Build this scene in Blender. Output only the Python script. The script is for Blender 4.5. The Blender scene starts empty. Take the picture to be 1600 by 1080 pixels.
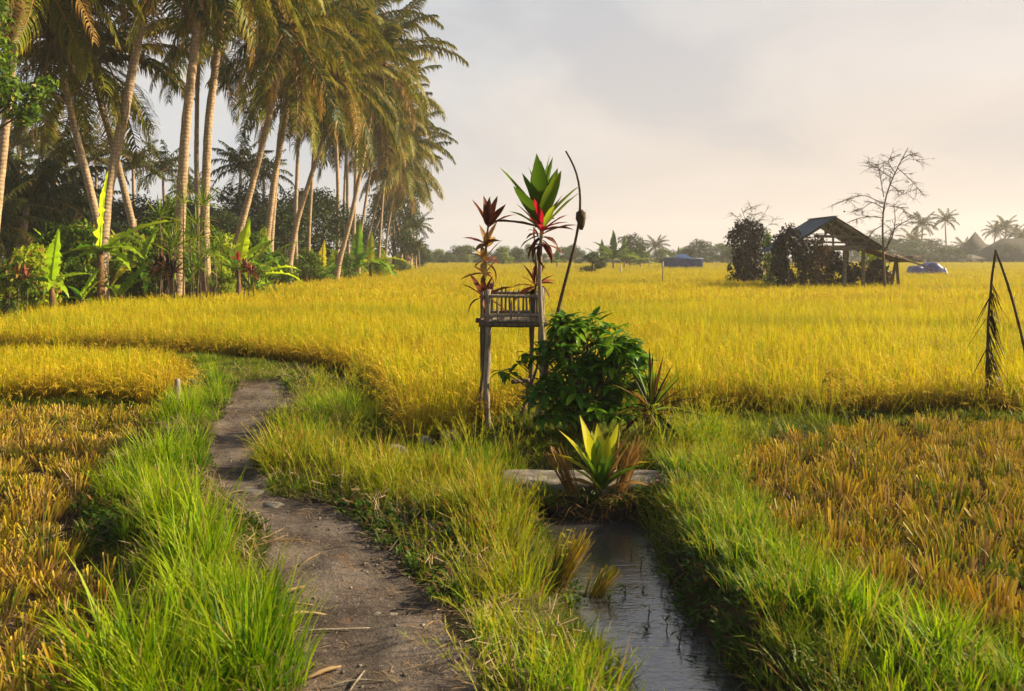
import bpy, math, random
import numpy as np
from mathutils import Vector, Matrix, Euler

sc = bpy.context.scene
col = sc.collection
R = math.radians

# ------------------------------------------------------------------ camera
CAMZ, F, HY = 1.7, 1500.0, 398.0
cam_d = bpy.data.cameras.new('camera')
cam = bpy.data.objects.new('camera', cam_d)
col.objects.link(cam)
cam.location = (0, 0, CAMZ)
cam.rotation_euler = (R(90), 0, 0)
cam_d.sensor_width = 36.0
cam_d.lens = 36.0 * F / 1600.0
cam_d.shift_y = (HY - 540.0) / 1600.0
cam_d.clip_start = 0.05
cam_d.clip_end = 3000
cam_d.dof.use_dof = True
cam_d.dof.focus_distance = 9.5
cam_d.dof.aperture_fstop = 5.0
sc.camera = cam

# ------------------------------------------------------------------ light
SUN_AZ, SUN_EL = R(77), R(28)
D = Vector((math.sin(SUN_AZ) * math.cos(SUN_EL), math.cos(SUN_AZ) * math.cos(SUN_EL), math.sin(SUN_EL)))
sun_d = bpy.data.lights.new('sun', 'SUN')
sun_d.energy = 5.0
sun_d.angle = R(1.2)
sun_d.color = (1.0, 0.81, 0.52)
sun = bpy.data.objects.new('sun', sun_d)
col.objects.link(sun)
sun.rotation_euler = D.to_track_quat('Z', 'Y').to_euler()
sun.location = (30, 10, 20)

sc.view_settings.view_transform = 'Standard'
sc.view_settings.look = 'None'
sc.view_settings.gamma = 1.0
sc.view_settings.exposure = 1.35
sc.view_settings.use_curve_mapping = False
sc.render.engine = 'CYCLES'
sc.cycles.use_denoising = True
sc.cycles.max_bounces = 5
sc.cycles.diffuse_bounces = 2
sc.cycles.glossy_bounces = 2
sc.cycles.transmission_bounces = 3
sc.cycles.volume_bounces = 1
sc.cycles.transparent_max_bounces = 4
sc.cycles.caustics_reflective = False
sc.cycles.caustics_refractive = False

world = bpy.data.worlds.new('World')
sc.world = world
world.use_nodes = True


def nodes_of(m):
    nt = m.node_tree
    nt.nodes.clear()
    return nt, nt.nodes, nt.links


CLOUD = (4.0, 1.0, 2.0)


def make_world():
    nt, N, L = nodes_of(world)
    out = N.new('ShaderNodeOutputWorld')
    sky = N.new('ShaderNodeTexSky')
    sky.sky_type = 'NISHITA'
    sky.sun_disc = False
    sky.sun_elevation = SUN_EL
    sky.sun_rotation = SUN_AZ
    sky.dust_density = 3.0
    b1 = N.new('ShaderNodeBackground')
    b1.inputs['Strength'].default_value = 0.05
    L.new(sky.outputs[0], b1.inputs['Color'])
    tc = N.new('ShaderNodeTexCoord')
    sep = N.new('ShaderNodeSeparateXYZ')
    L.new(tc.outputs['Generated'], sep.inputs[0])

    def math_(op, a, b=None, c=None):
        n = N.new('ShaderNodeMath')
        n.operation = op
        for i, v in enumerate((a, b, c)):
            if v is None:
                continue
            if isinstance(v, (int, float)):
                n.inputs[i].default_value = v
            else:
                L.new(v, n.inputs[i])
        return n.outputs[0]

    def maprange(v, a, b, c=0.0, d=1.0):
        n = N.new('ShaderNodeMapRange')
        n.interpolation_type = 'SMOOTHSTEP'
        L.new(v, n.inputs[0])
        for i, x in enumerate((a, b, c, d)):
            n.inputs[i + 1].default_value = x
        return n.outputs[0]
    z = math_('MAXIMUM', sep.outputs['Z'], 0.0)
    # cloud deck: direction projected on a flat layer
    zz = math_('ADD', z, 0.16)
    comb = N.new('ShaderNodeCombineXYZ')
    L.new(math_('DIVIDE', sep.outputs['X'], zz), comb.inputs[0])
    L.new(math_('DIVIDE', sep.outputs['Y'], zz), comb.inputs[1])

    def noise(scale, detail, seed, rough=0.55, dist=0.0):
        mp = N.new('ShaderNodeMapping')
        mp.inputs['Location'].default_value = (seed, seed * 1.7, 0)
        L.new(comb.outputs[0], mp.inputs[0])
        n = N.new('ShaderNodeTexNoise')
        n.inputs['Scale'].default_value = scale
        n.inputs['Detail'].default_value = detail
        n.inputs['Roughness'].default_value = rough
        n.inputs['Distortion'].default_value = dist
        L.new(mp.outputs[0], n.inputs['Vector'])
        return n.outputs[0]
    big = noise(0.42, 4, 3.1)
    mp = N.new('ShaderNodeMapping')
    mp.inputs['Location'].default_value = CLOUD
    mp.inputs['Scale'].default_value = (3.0, 3.0, 6.2)
    L.new(tc.outputs['Generated'], mp.inputs[0])
    fn = N.new('ShaderNodeTexNoise')
    fn.inputs['Scale'].default_value = 1.25
    fn.inputs['Detail'].default_value = 7
    fn.inputs['Roughness'].default_value = 0.5
    fn.inputs['Distortion'].default_value = 0.35
    L.new(mp.outputs[0], fn.inputs['Vector'])
    fine = fn.outputs[0]
    # warm near the horizon and towards the sun, cooler higher up and away from it
    sdot = N.new('ShaderNodeVectorMath')
    sdot.operation = 'DOT_PRODUCT'
    L.new(tc.outputs['Generated'], sdot.inputs[0])
    sdot.inputs[1].default_value = D
    warm = math_('ADD', maprange(z, 0.0, 0.34, 0.62, 0.0), maprange(sdot.outputs['Value'], -0.2, 0.75, -0.22, 0.42))
    warm = math_('ADD', warm, math_('MULTIPLY', math_('SUBTRACT', big, 0.5), 0.9))
    wclamp = maprange(warm, 0.0, 1.0)

    def mix(f, a, b):
        n = N.new('ShaderNodeMix')
        n.data_type = 'RGBA'
        if isinstance(f, float):
            n.inputs[0].default_value = f
        else:
            L.new(f, n.inputs[0])
        for k, v in ((6, a), (7, b)):
            if isinstance(v, tuple):
                n.inputs[k].default_value = (*v, 1)
            else:
                L.new(v, n.inputs[k])
        return n.outputs[2]
    veil = mix(wclamp, (0.71, 0.75, 0.78), (0.84, 0.72, 0.63))
    cl = maprange(fine, 0.48, 0.62)
    dark = maprange(fine, 0.36, 0.52, 1.0, 0.0)
    hi = maprange(z, 0.03, 0.14)
    veil = mix(math_('MULTIPLY', math_('MULTIPLY', cl, hi), 0.6), veil, (0.93, 0.82, 0.75))
    veil = mix(math_('MULTIPLY', math_('MULTIPLY', dark, hi), 0.5), veil, (0.56, 0.55, 0.58))
    b2 = N.new('ShaderNodeBackground')
    b2.inputs['Strength'].default_value = 0.385
    L.new(veil, b2.inputs['Color'])
    ms = N.new('ShaderNodeMixShader')
    L.new(maprange(z, 0.08, 0.7, 0.97, 0.10), ms.inputs[0])
    L.new(b1.outputs[0], ms.inputs[1])
    L.new(b2.outputs[0], ms.inputs[2])
    L.new(ms.outputs[0], out.inputs['Surface'])


make_world()

# ------------------------------------------------------------------ helpers
def G(px, py, z=0.0):
    """a point of the ground seen at that place of the photograph"""
    Y = (CAMZ - z) * F / (py - HY)
    return np.array([(px - 800.0) / F * Y, Y, z])


def P(px, py, Y):
    return np.array([(px - 800.0) / F * Y, Y, CAMZ - (py - HY) / F * Y])


def G2(lst, z=0.0):
    return np.array([G(a, b, z)[:2] for a, b in lst])


_h = np.random.default_rng(11).random((64, 64))


def vnoise(x, y, s=1.0, o=0.0):
    x = np.asarray(x, float) / s + o
    y = np.asarray(y, float) / s + o * 1.37
    xi, yi = np.floor(x).astype(int), np.floor(y).astype(int)
    fx, fy = x - xi, y - yi
    fx, fy = fx * fx * (3 - 2 * fx), fy * fy * (3 - 2 * fy)
    a, b = _h[xi % 64, yi % 64], _h[(xi + 1) % 64, yi % 64]
    c, d = _h[xi % 64, (yi + 1) % 64], _h[(xi + 1) % 64, (yi + 1) % 64]
    return (a * (1 - fx) + b * fx) * (1 - fy) + (c * (1 - fx) + d * fx) * fy


def sstep(v, a, b):
    u = np.clip((v - a) / (b - a), 0, 1)
    return u * u * (3 - 2 * u)


def sd(poly, x, y):
    """signed distance to a polygon, positive inside"""
    x, y = np.asarray(x, float), np.asarray(y, float)
    best = np.full(x.shape, 1e9)
    ins = np.zeros(x.shape, bool)
    n = len(poly)
    for i in range(n):
        x0, y0 = poly[i]
        x1, y1 = poly[(i + 1) % n]
        dx, dy = x1 - x0, y1 - y0
        t = np.clip(((x - x0) * dx + (y - y0) * dy) / (dx * dx + dy * dy + 1e-12), 0, 1)
        best = np.minimum(best, (x - x0 - t * dx) ** 2 + (y - y0 - t * dy) ** 2)
        if abs(dy) > 1e-9:
            cond = ((y0 > y) != (y1 > y)) & (x < (x1 - x0) * (y - y0) / dy + x0)
            ins ^= cond
    d = np.sqrt(best)
    return np.where(ins, d, -d)


class MB:
    """collects shapes; build() links them as one mesh object"""

    def __init__(self):
        self.v, self.q, self.t, self.at, self.ar, self.n = [], [], [], [], [], 0

    def add(self, v, quads=None, tris=None, t=None, r=None):
        v = np.asarray(v, float).reshape(-1, 3)
        m = len(v)
        self.v.append(v)
        if quads is not None and len(quads):
            self.q.append(np.asarray(quads, int).reshape(-1, 4) + self.n)
        if tris is not None and len(tris):
            self.t.append(np.asarray(tris, int).reshape(-1, 3) + self.n)
        self.at.append(np.broadcast_to(0.0 if t is None else np.asarray(t, float), (m,)))
        self.ar.append(np.broadcast_to(0.5 if r is None else np.asarray(r, float), (m,)))
        self.n += m
        return self

    def box(self, c, s, rot=None, jit=0.0, r=None, rng=None):
        s = np.asarray(s, float) / 2
        b = min(s) * 0.18
        # a box with chamfered long edges (octagonal section along its longest axis)
        ax = int(np.argmax(s))
        o = [i for i in range(3) if i != ax]
        a2, b2 = s[o[0]], s[o[1]]
        sec = [(a2 - b, -b2), (a2, -b2 + b), (a2, b2 - b), (a2 - b, b2), (-a2 + b, b2), (-a2, b2 - b), (-a2, -b2 + b), (-a2 + b, -b2)]
        V = np.zeros((16, 3))
        for k, e in enumerate((-1, 1)):
            for i, (p, q) in enumerate(sec):
                V[k * 8 + i, ax] = e * s[ax]
                V[k * 8 + i, o[0]] = p
                V[k * 8 + i, o[1]] = q
        Q = [(i, (i + 1) % 8, 8 + (i + 1) % 8, 8 + i) for i in range(8)]
        Q += [(0, 1, 2, 3), (0, 3, 4, 7), (4, 5, 6, 7), (8, 11, 10, 9), (8, 15, 12, 11), (12, 15, 14, 13)]
        if rot is not None:
            V = V @ np.array(Euler(rot).to_matrix()).T
        return self.add(V + np.asarray(c, float), Q, r=r)

    def bar(self, p, q, w, h=None, up=(0, 0, 1), r=None):
        """square timber from p to q"""
        p, q = Vector(p), Vector(q)
        d = q - p
        qt = d.to_track_quat('X', 'Z')
        mb = MB().box((0, 0, 0), (d.length, w, h or w))
        V = mb.v[0] @ np.array(qt.to_matrix()).T + np.array((p + q) / 2)
        return self.add(V, mb.q[0], r=r)

    def tube(self, pts, rad, sides=8, cap=True, r=None, wob=0.0, rng=None):
        pts = np.asarray(pts, float)
        n = len(pts)
        rad = np.broadcast_to(np.asarray(rad, float), (n,))
        d = np.gradient(pts, axis=0)
        d /= np.linalg.norm(d, axis=1)[:, None] + 1e-9
        ref = np.array([0.13, 1.0, 0.07]) if abs(d[:, 1]).mean() < 0.8 else np.array([1.0, 0.1, 0.05])
        u = np.cross(d, ref)
        u /= np.linalg.norm(u, axis=1)[:, None] + 1e-9
        w = np.cross(d, u)
        a = np.arange(sides) / sides * 2 * math.pi
        rr = rad[:, None] * np.ones(sides)
        if wob and rng is not None:
            rr = rr * (1 + wob * (rng.random((n, sides)) - 0.5))
        V = pts[:, None, :] + rr[..., None] * (np.cos(a)[None, :, None] * u[:, None, :] + np.sin(a)[None, :, None] * w[:, None, :])
        V = V.reshape(-1, 3)
        i = np.arange(n - 1)[:, None] * sides
        j = np.arange(sides)[None, :]
        k = (j + 1) % sides
        Q = np.stack([i + j, i + k, i + sides + k, i + sides + j], -1).reshape(-1, 4)
        T = None
        if cap:
            V = np.vstack([V, pts[:1], pts[-1:]])
            c0, c1 = n * sides, n * sides + 1
            jj = np.arange(sides)
            kk = (jj + 1) % sides
            T = np.vstack([np.stack([np.full(sides, c0), kk, jj], -1),
                           np.stack([np.full(sides, c1), (n - 1) * sides + jj, (n - 1) * sides + kk], -1)])
        tt = np.repeat(np.linspace(0, 1, n), sides)
        if cap:
            tt = np.concatenate([tt, [0, 1]])
        return self.add(V, Q, T, t=tt, r=r)

    def mesh(self, name, mat=None, smooth=False):
        me = bpy.data.meshes.new(name)
        V = np.vstack(self.v)
        Q = np.vstack(self.q) if self.q else np.zeros((0, 4), int)
        T = np.vstack(self.t) if self.t else np.zeros((0, 3), int)
        me.vertices.add(len(V))
        me.vertices.foreach_set('co', V.astype(np.float32).ravel())
        me.loops.add(Q.size + T.size)
        me.loops.foreach_set('vertex_index', np.concatenate([Q.ravel(), T.ravel()]).astype(np.int32))
        me.polygons.add(len(Q) + len(T))
        st = np.concatenate([np.arange(len(Q)) * 4, Q.size + np.arange(len(T)) * 3]).astype(np.int32)
        me.polygons.foreach_set('loop_start', st)
        if smooth:
            me.polygons.foreach_set('use_smooth', np.ones(len(st), bool))
        me.update(calc_edges=True)
        for nm, arr in (('t', self.at), ('r', self.ar)):
            a = me.attributes.new(nm, 'FLOAT', 'POINT')
            a.data.foreach_set('value', np.concatenate(arr).astype(np.float32))
        me.validate()
        if mat is not None:
            me.materials.append(mat)
        return me

    def build(self, name, mat, parent=None, smooth=False):
        return link(name, self.mesh(name, mat, smooth), parent)


def link(name, me, parent=None, M=None):
    o = bpy.data.objects.new(name, me)
    col.objects.link(o)
    if parent is not None:
        o.parent = parent
    if M is not None:
        o.matrix_basis = M
    return o


def tag(o, label=None, cat=None, group=None, kind=None):
    for k, v in (('label', label), ('category', cat), ('group', group), ('kind', kind)):
        if v:
            o[k] = v
    return o


def thing(name, label, cat, loc=(0, 0, 0), group=None):
    o = bpy.data.objects.new(name, None)
    o.empty_display_size = 0.1
    col.objects.link(o)
    o.location = loc
    return tag(o, label, cat, group)


def copy_thing(src, loc, rz=0.0, s=1.0, label=None, group=None, sz=None):
    r = src.copy()
    col.objects.link(r)
    r.location = loc
    r.rotation_euler = (0, 0, rz)
    r.scale = (s, s, sz or s)
    if label:
        r['label'] = label
    if group:
        r['group'] = group
    for ch in src.children:
        c = ch.copy()
        col.objects.link(c)
        c.parent = r
        for g in ch.children:
            d = g.copy()
            col.objects.link(d)
            d.parent = c
    return r


# ------------------------------------------------------------------ materials
def new_mat(name):
    m = bpy.data.materials.new(name)
    m.use_nodes = True
    return (m, *nodes_of(m))


class NT:
    def __init__(self, name):
        self.m, self.nt, self.N, self.L = new_mat(name)
        self.out = self.N.new('ShaderNodeOutputMaterial')

    def node(self, t, **kw):
        n = self.N.new(t)
        for k, v in kw.items():
            setattr(n, k, v)
        return n

    def set(self, sock, v):
        if isinstance(v, tuple) and len(v) == 3 and sock.type == 'RGBA':
            v = (*v, 1)
        if hasattr(v, 'is_linked'):
            self.L.new(v, sock)
        else:
            sock.default_value = v

    def math(self, op, a, b=0.0, clamp=False):
        n = self.node('ShaderNodeMath', operation=op, use_clamp=clamp)
        self.set(n.inputs[0], a)
        self.set(n.inputs[1], b)
        return n.outputs[0]

    def mix(self, f, a, b, blend='MIX'):
        n = self.node('ShaderNodeMix', data_type='RGBA', blend_type=blend)
        self.set(n.inputs[0], f)
        self.set(n.inputs[6], a)
        self.set(n.inputs[7], b)
        return n.outputs[2]

    def rng(self, v, a, b, c=0.0, d=1.0):
        n = self.node('ShaderNodeMapRange', interpolation_type='SMOOTHSTEP')
        for i, x in enumerate((v, a, b, c, d)):
            self.set(n.inputs[i], x)
        return n.outputs[0]

    def attr(self, nm, inst=False):
        n = self.node('ShaderNodeAttribute', attribute_name=nm)
        if inst:
            n.attribute_type = 'INSTANCER'
        return n.outputs['Fac']

    def pos(self):
        return self.node('ShaderNodeNewGeometry').outputs['Position']

    def obj(self):
        return self.node('ShaderNodeTexCoord').outputs['Object']

    def orand(self):
        return self.node('ShaderNodeObjectInfo').outputs['Random']

    def noise(self, scale, detail=3, vec=None, rough=0.55, stretch=None, dist=0.0):
        v = vec or self.pos()
        if stretch:
            mp = self.node('ShaderNodeMapping')
            mp.inputs['Scale'].default_value = stretch
            self.L.new(v, mp.inputs[0])
            v = mp.outputs[0]
        n = self.node('ShaderNodeTexNoise')
        n.inputs['Scale'].default_value = scale
        n.inputs['Detail'].default_value = detail
        n.inputs['Roughness'].default_value = rough
        n.inputs['Distortion'].default_value = dist
        self.L.new(v, n.inputs['Vector'])
        return n.outputs[0]

    def bump(self, h, strength=0.4, dist=0.02):
        n = self.node('ShaderNodeBump')
        n.inputs['Strength'].default_value = strength
        n.inputs['Distance'].default_value = dist
        self.L.new(h, n.inputs['Height'])
        return n.outputs[0]

    def principled(self, color, rough=0.7, spec=0.3, normal=None, **kw):
        n = self.node('ShaderNodeBsdfPrincipled')
        self.set(n.inputs['Base Color'], color)
        self.set(n.inputs['Roughness'], rough)
        n.inputs['Specular IOR Level'].default_value = spec
        if normal is not None:
            self.L.new(normal, n.inputs['Normal'])
        for k, v in kw.items():
            self.set(n.inputs[k], v)
        return n.outputs[0]

    def done(self, sh):
        self.L.new(sh, self.out.inputs['Surface'])
        return self.m


def leafmat(name, lo, hi, tip=None, tips=(0.45, 1.0), root=None, dry=None, dryamt=0.15, trans=0.4, nscale=0.9,
            rough=0.5, spec=0.3, orand=0.35, nw=0.5, contrast=(0.3, 0.7), patch=None, alb=0.60):
    n = NT(name)
    lo, hi, tip, root, dry = (tuple(alb * x for x in k) if k else None for k in (lo, hi, tip, root, dry))
    spec *= 0.5
    r = n.attr('r')
    ns = n.rng(n.noise(nscale, 3), 0.32, 0.68)
    f = n.math('ADD', n.math('MULTIPLY', r, 1.0 - orand - nw * 0.6), n.math('MULTIPLY', n.orand(), orand))
    f = n.math('ADD', f, n.math('MULTIPLY', ns, nw * 0.6))
    f = n.rng(f, contrast[0], contrast[1])
    c = n.mix(f, lo, hi)
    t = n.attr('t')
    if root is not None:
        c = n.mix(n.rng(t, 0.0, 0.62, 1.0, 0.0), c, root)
    if tip is not None:
        c = n.mix(n.math('MULTIPLY', n.rng(t, *tips), n.rng(r, 0.1, 0.7, 0.35, 1.0)), c, tip)
    if dry is not None:
        c = n.mix(n.math('GREATER_THAN', n.math('FRACT', n.math('MULTIPLY', r, 7.31)), 1.0 - dryamt), c, dry)
    if patch is not None:
        for q, (pc, pscale, pa) in enumerate(patch if isinstance(patch, list) else [patch]):
            ns2 = n.noise(pscale, 3, None, 0.55, (0.45 + q, 1.0 + 2 * q, 1.0) if isinstance(patch, list) else None)
            c = n.mix(n.math('MULTIPLY', n.rng(ns2, 0.48, 0.62), pa), c, tuple(alb * x for x in pc))
    p = n.principled(c, rough, spec)
    tr = n.node('ShaderNodeBsdfTranslucent')
    n.set(tr.inputs['Color'], n.mix(0.35, c, n.mix(1.0, c, (1.25, 1.15, 0.5), 'MULTIPLY')))
    ms = n.node('ShaderNodeMixShader')
    ms.inputs[0].default_value = trans
    n.L.new(p, ms.inputs[1])
    n.L.new(tr.outputs[0], ms.inputs[2])
    return n.done(ms.outputs[0])


def woodmat(name, a, b, scale=6.0, stretch=(4, 4, 0.5), rough=0.8, bump=0.4, ring=None):
    n = NT(name)
    a, b = tuple(.8 * x for x in a), tuple(.8 * x for x in b)
    v = n.obj()
    f = n.noise(scale, 6, v, 0.65, stretch)
    c = n.mix(n.rng(f, 0.35, 0.68), a, b)
    c = n.mix(n.math('MULTIPLY', n.orand(), 0.3), c, n.mix(1.0, c, (0.7, 0.68, 0.66), 'MULTIPLY'))
    h = f
    if ring:
        w = n.node('ShaderNodeTexWave', wave_type='BANDS', bands_direction='Z')
        w.inputs['Scale'].default_value = ring
        w.inputs['Distortion'].default_value = 5.0
        w.inputs['Detail'].default_value = 2
        n.L.new(n.pos(), w.inputs['Vector'])
        c = n.mix(n.math('MULTIPLY', n.rng(w.outputs['Fac'], 0.0, 0.35, 1.0, 0.0), n.rng(n.noise(1.7, 3), 0.35, 0.65, 0.1, 0.6)), c, (a[0] * 0.55, a[1] * 0.5, a[2] * 0.5))
        c = n.mix(n.rng(n.noise(0.9, 4), 0.45, 0.75, 0.0, 0.5), c, (0.21, 0.20, 0.15))
        h = n.math('ADD', f, w.outputs['Fac'])
    return n.done(n.principled(c, rough, 0.2, n.bump(h, bump, 0.02)))


M = {}
M['grass'] = leafmat('bright_grass', (0.06, 0.20, 0.004), (0.31, 0.48, 0.006), tip=(0.52, 0.60, 0.010), dry=(0.46, 0.34, 0.10), dryamt=0.08, trans=0.45, nscale=1.1, alb=0.78)
M['mixed'] = leafmat('mixed_grass', (0.12, 0.21, 0.008), (0.34, 0.40, 0.012), tip=(0.52, 0.42, 0.02), dry=(0.46, 0.24, 0.05), dryamt=0.14, trans=0.4, nscale=1.4, alb=0.8)
M['turf'] = leafmat('turf_grass', (0.05, 0.12, 0.008), (0.20, 0.28, 0.012), tip=(0.30, 0.30, 0.02), dry=(0.34, 0.20, 0.06), dryamt=0.12, trans=0.35, nscale=1.3, alb=0.75)
M['weed'] = leafmat('low_weed', (0.04, 0.10, 0.012), (0.14, 0.24, 0.02), dry=(0.28, 0.14, 0.05), dryamt=0.1, trans=0.35)
M['rice'] = leafmat('rice_leaf', (0.18, 0.32, 0.005), (0.55, 0.51, 0.006), tip=(0.68, 0.58, 0.008), root=(0.085, 0.085, 0.014), trans=0.42, nscale=0.5, orand=0.45, nw=0.35, dry=(0.55, 0.33, 0.04), dryamt=0.12, contrast=(0.30, 0.62), alb=0.90, patch=[((0.22, 0.30, 0.006), 0.30, 0.7), ((0.42, 0.28, 0.02), 0.16, 0.35)], spec=0.2)  # root mixes brown sheath colour with painted shade low on the blades
M['grain'] = leafmat('rice_grain', (0.50, 0.34, 0.015), (0.68, 0.46, 0.025), trans=0.3, nscale=0.3, rough=0.6, alb=0.9)
M['stub'] = leafmat('stubble_stem', (0.08, 0.17, 0.006), (0.42, 0.25, 0.022), tip=(0.52, 0.38, 0.02), tips=(0.6, 1.0), root=(0.20, 0.12, 0.045), dry=(0.38, 0.24, 0.08), dryamt=0.22, trans=0.25, nscale=1.6, contrast=(0.36, 0.64), alb=0.8)
M['straw'] = leafmat('dry_straw', (0.36, 0.24, 0.12), (0.62, 0.46, 0.27), trans=0.15, rough=0.7)

M['rice_edge'] = leafmat('browned_shade_rice_leaf', (0.14, 0.11, 0.015), (0.44, 0.28, 0.025), tip=(0.56, 0.38, 0.03), root=(0.05, 0.042, 0.012), trans=0.3, nscale=1.5, orand=0.4, alb=0.85, spec=0.2)  # browned rice; shade of the crop's front face is put into the colour

# ------------------------------------------------------------------ layout of the ground (metres)
PL = [(520, 2000), (500, 1500), (480, 1200), (470, 1080), (452, 1000), (440, 950), (428, 900), (418, 850), (385, 800), (342, 770), (328, 740), (324, 700), (338, 660), (358, 630), (364, 606), (385, 594)]
PR = [(850, 2000), (800, 1500), (760, 1200), (742, 1080), (735, 1000), (702, 950), (652, 900), (604, 850), (556, 800), (432, 772), (398, 740), (398, 700), (428, 660), (462, 630), (458, 606), (430, 594)]
PATH = np.vstack([G2(PL), G2(PR)[::-1]])
WZ = -0.22
CL = [(1250, 1700), (1080, 1250), (990, 1080), (935, 1000), (903, 950), (893, 900), (868, 850), (832, 790), (838, 760)]
CR = [(1500, 1700), (1270, 1250), (1155, 1080), (1103, 1000), (1062, 950), (1034, 900), (1014, 850), (1002, 790), (985, 760)]
CHAN = np.vstack([G2(CL, WZ), G2(CR, WZ)[::-1]])
CMID = (G2(CL, WZ) + G2(CR, WZ)) / 2
CMID = CMID[np.argsort(CMID[:, 1])]
RICE_FRONT = G2([(-500, 543), (0, 547), (200, 552), (400, 560), (520, 578), (600, 606), (625, 650), (652, 700), (715, 688), (760, 662), (800, 645), (900, 640), (1060, 645), (1250, 648), (1600, 652), (2300, 652)])
LEFT_EDGE = np.array([(-0.533 * 20 - 16, 19.5), (-0.533 * 20, 20.0), (-0.43 * 27, 27.0), (-0.33 * 33, 33.0), (-0.26 * 48, 48.0), (-0.18 * 66, 66.0), (-0.13 * 100, 100.0), (-0.13 * 130, 130.0), (-22, 165.0)])
RICE = np.vstack([RICE_FRONT, np.array([(110, 165.0)]), LEFT_EDGE[::-1]])
STRIP = G2([(-400, 626), (0, 627), (150, 627), (262, 632), (280, 604), (250, 580), (0, 574), (-400, 572)])
STUB_L = G2([(-400, 630), (262, 636), (268, 662), (190, 696), (150, 760), (140, 820), (190, 900), (222, 1000), (150, 1100), (100, 1400), (-900, 1400)])
STUB_R = G2([(1165, 690), (1160, 760), (1205, 840), (1345, 912), (1450, 966), (1575, 1035), (1780, 1140), (2700, 1130), (2300, 664), (1310, 664), (1280, 682)])


def hgt(x, y):
    x, y = np.asarray(x, float), np.asarray(y, float)
    z = 0.05 * (vnoise(x, y, 1.1, 3) - 0.5) + 0.02 * (vnoise(x, y, 0.35, 5) - 0.5)
    near = y < 30
    z = np.where(near, z, 0.0)
    for poly, dep in ((STUB_L, 0.10), (STUB_R, 0.10), (STRIP, 0.08), (RICE, 0.06)):
        z = z - dep * sstep(sd(poly, x, y), -0.2, 0.08)
    p = sstep(sd(PATH, x, y), -0.10, 0.10)
    z = z * (1 - p) + p * (-0.03 + 0.03 * (vnoise(x, y, 0.5, 9) - 0.5) + 0.026 * (vnoise(x, y, 0.17, 2) - 0.5))
    dc = sd(CHAN, x, y)
    west = x < np.interp(y, CMID[:, 1], CMID[:, 0])
    c = np.where(west, sstep(dc, -0.42, 0.20), sstep(dc, -0.24, 0.16))
    z = z * (1 - c) + c * (-0.40)
    return z


def gz(x, y):
    return float(hgt(np.array([x]), np.array([y]))[0])


def build_ground():
    ys = np.concatenate([np.arange(-60, 1.5, 6.0), np.arange(1.5, 3.0, 0.15), np.arange(3.0, 12.5, 0.055), np.geomspace(12.6, 620, 70)])
    u = np.linspace(-1, 1, 261)
    xs = np.sign(u) * (4.5 * np.abs(u) + 500 * np.maximum(np.abs(u) - 0.62, 0) ** 4 * 60)
    X, Y = np.meshgrid(xs, ys)
    Z = hgt(X, Y)
    Z += np.where(Y < 14, 0.012 * (np.random.default_rng(1).random(X.shape) - 0.5), 0)
    V = np.stack([X, Y, Z], -1).reshape(-1, 3)
    nx, ny = len(xs), len(ys)
    i = np.arange(ny - 1)[:, None] * nx
    j = np.arange(nx - 1)[None, :]
    Q = np.stack([i + j, i + j + 1, i + nx + j + 1, i + nx + j], -1).reshape(-1, 4)
    n = NT('soil')
    f = n.noise(2.2, 6)
    c = n.mix(n.rng(f, 0.35, 0.65), (0.022, 0.016, 0.010), (0.065, 0.046, 0.026))
    c = n.mix(n.rng(n.noise(9.0, 5), 0.52, 0.66, 0, 0.7), c, (0.05, 0.055, 0.012))
    mat = n.done(n.principled(c, 0.95, 0.1, n.bump(n.noise(30, 5), 0.7, 0.02)))
    o = MB().add(V, Q).build('ground', mat, smooth=True)
    tag(o, 'bare brown soil beneath the fields and grass verges', 'ground', kind='structure')


build_ground()


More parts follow.
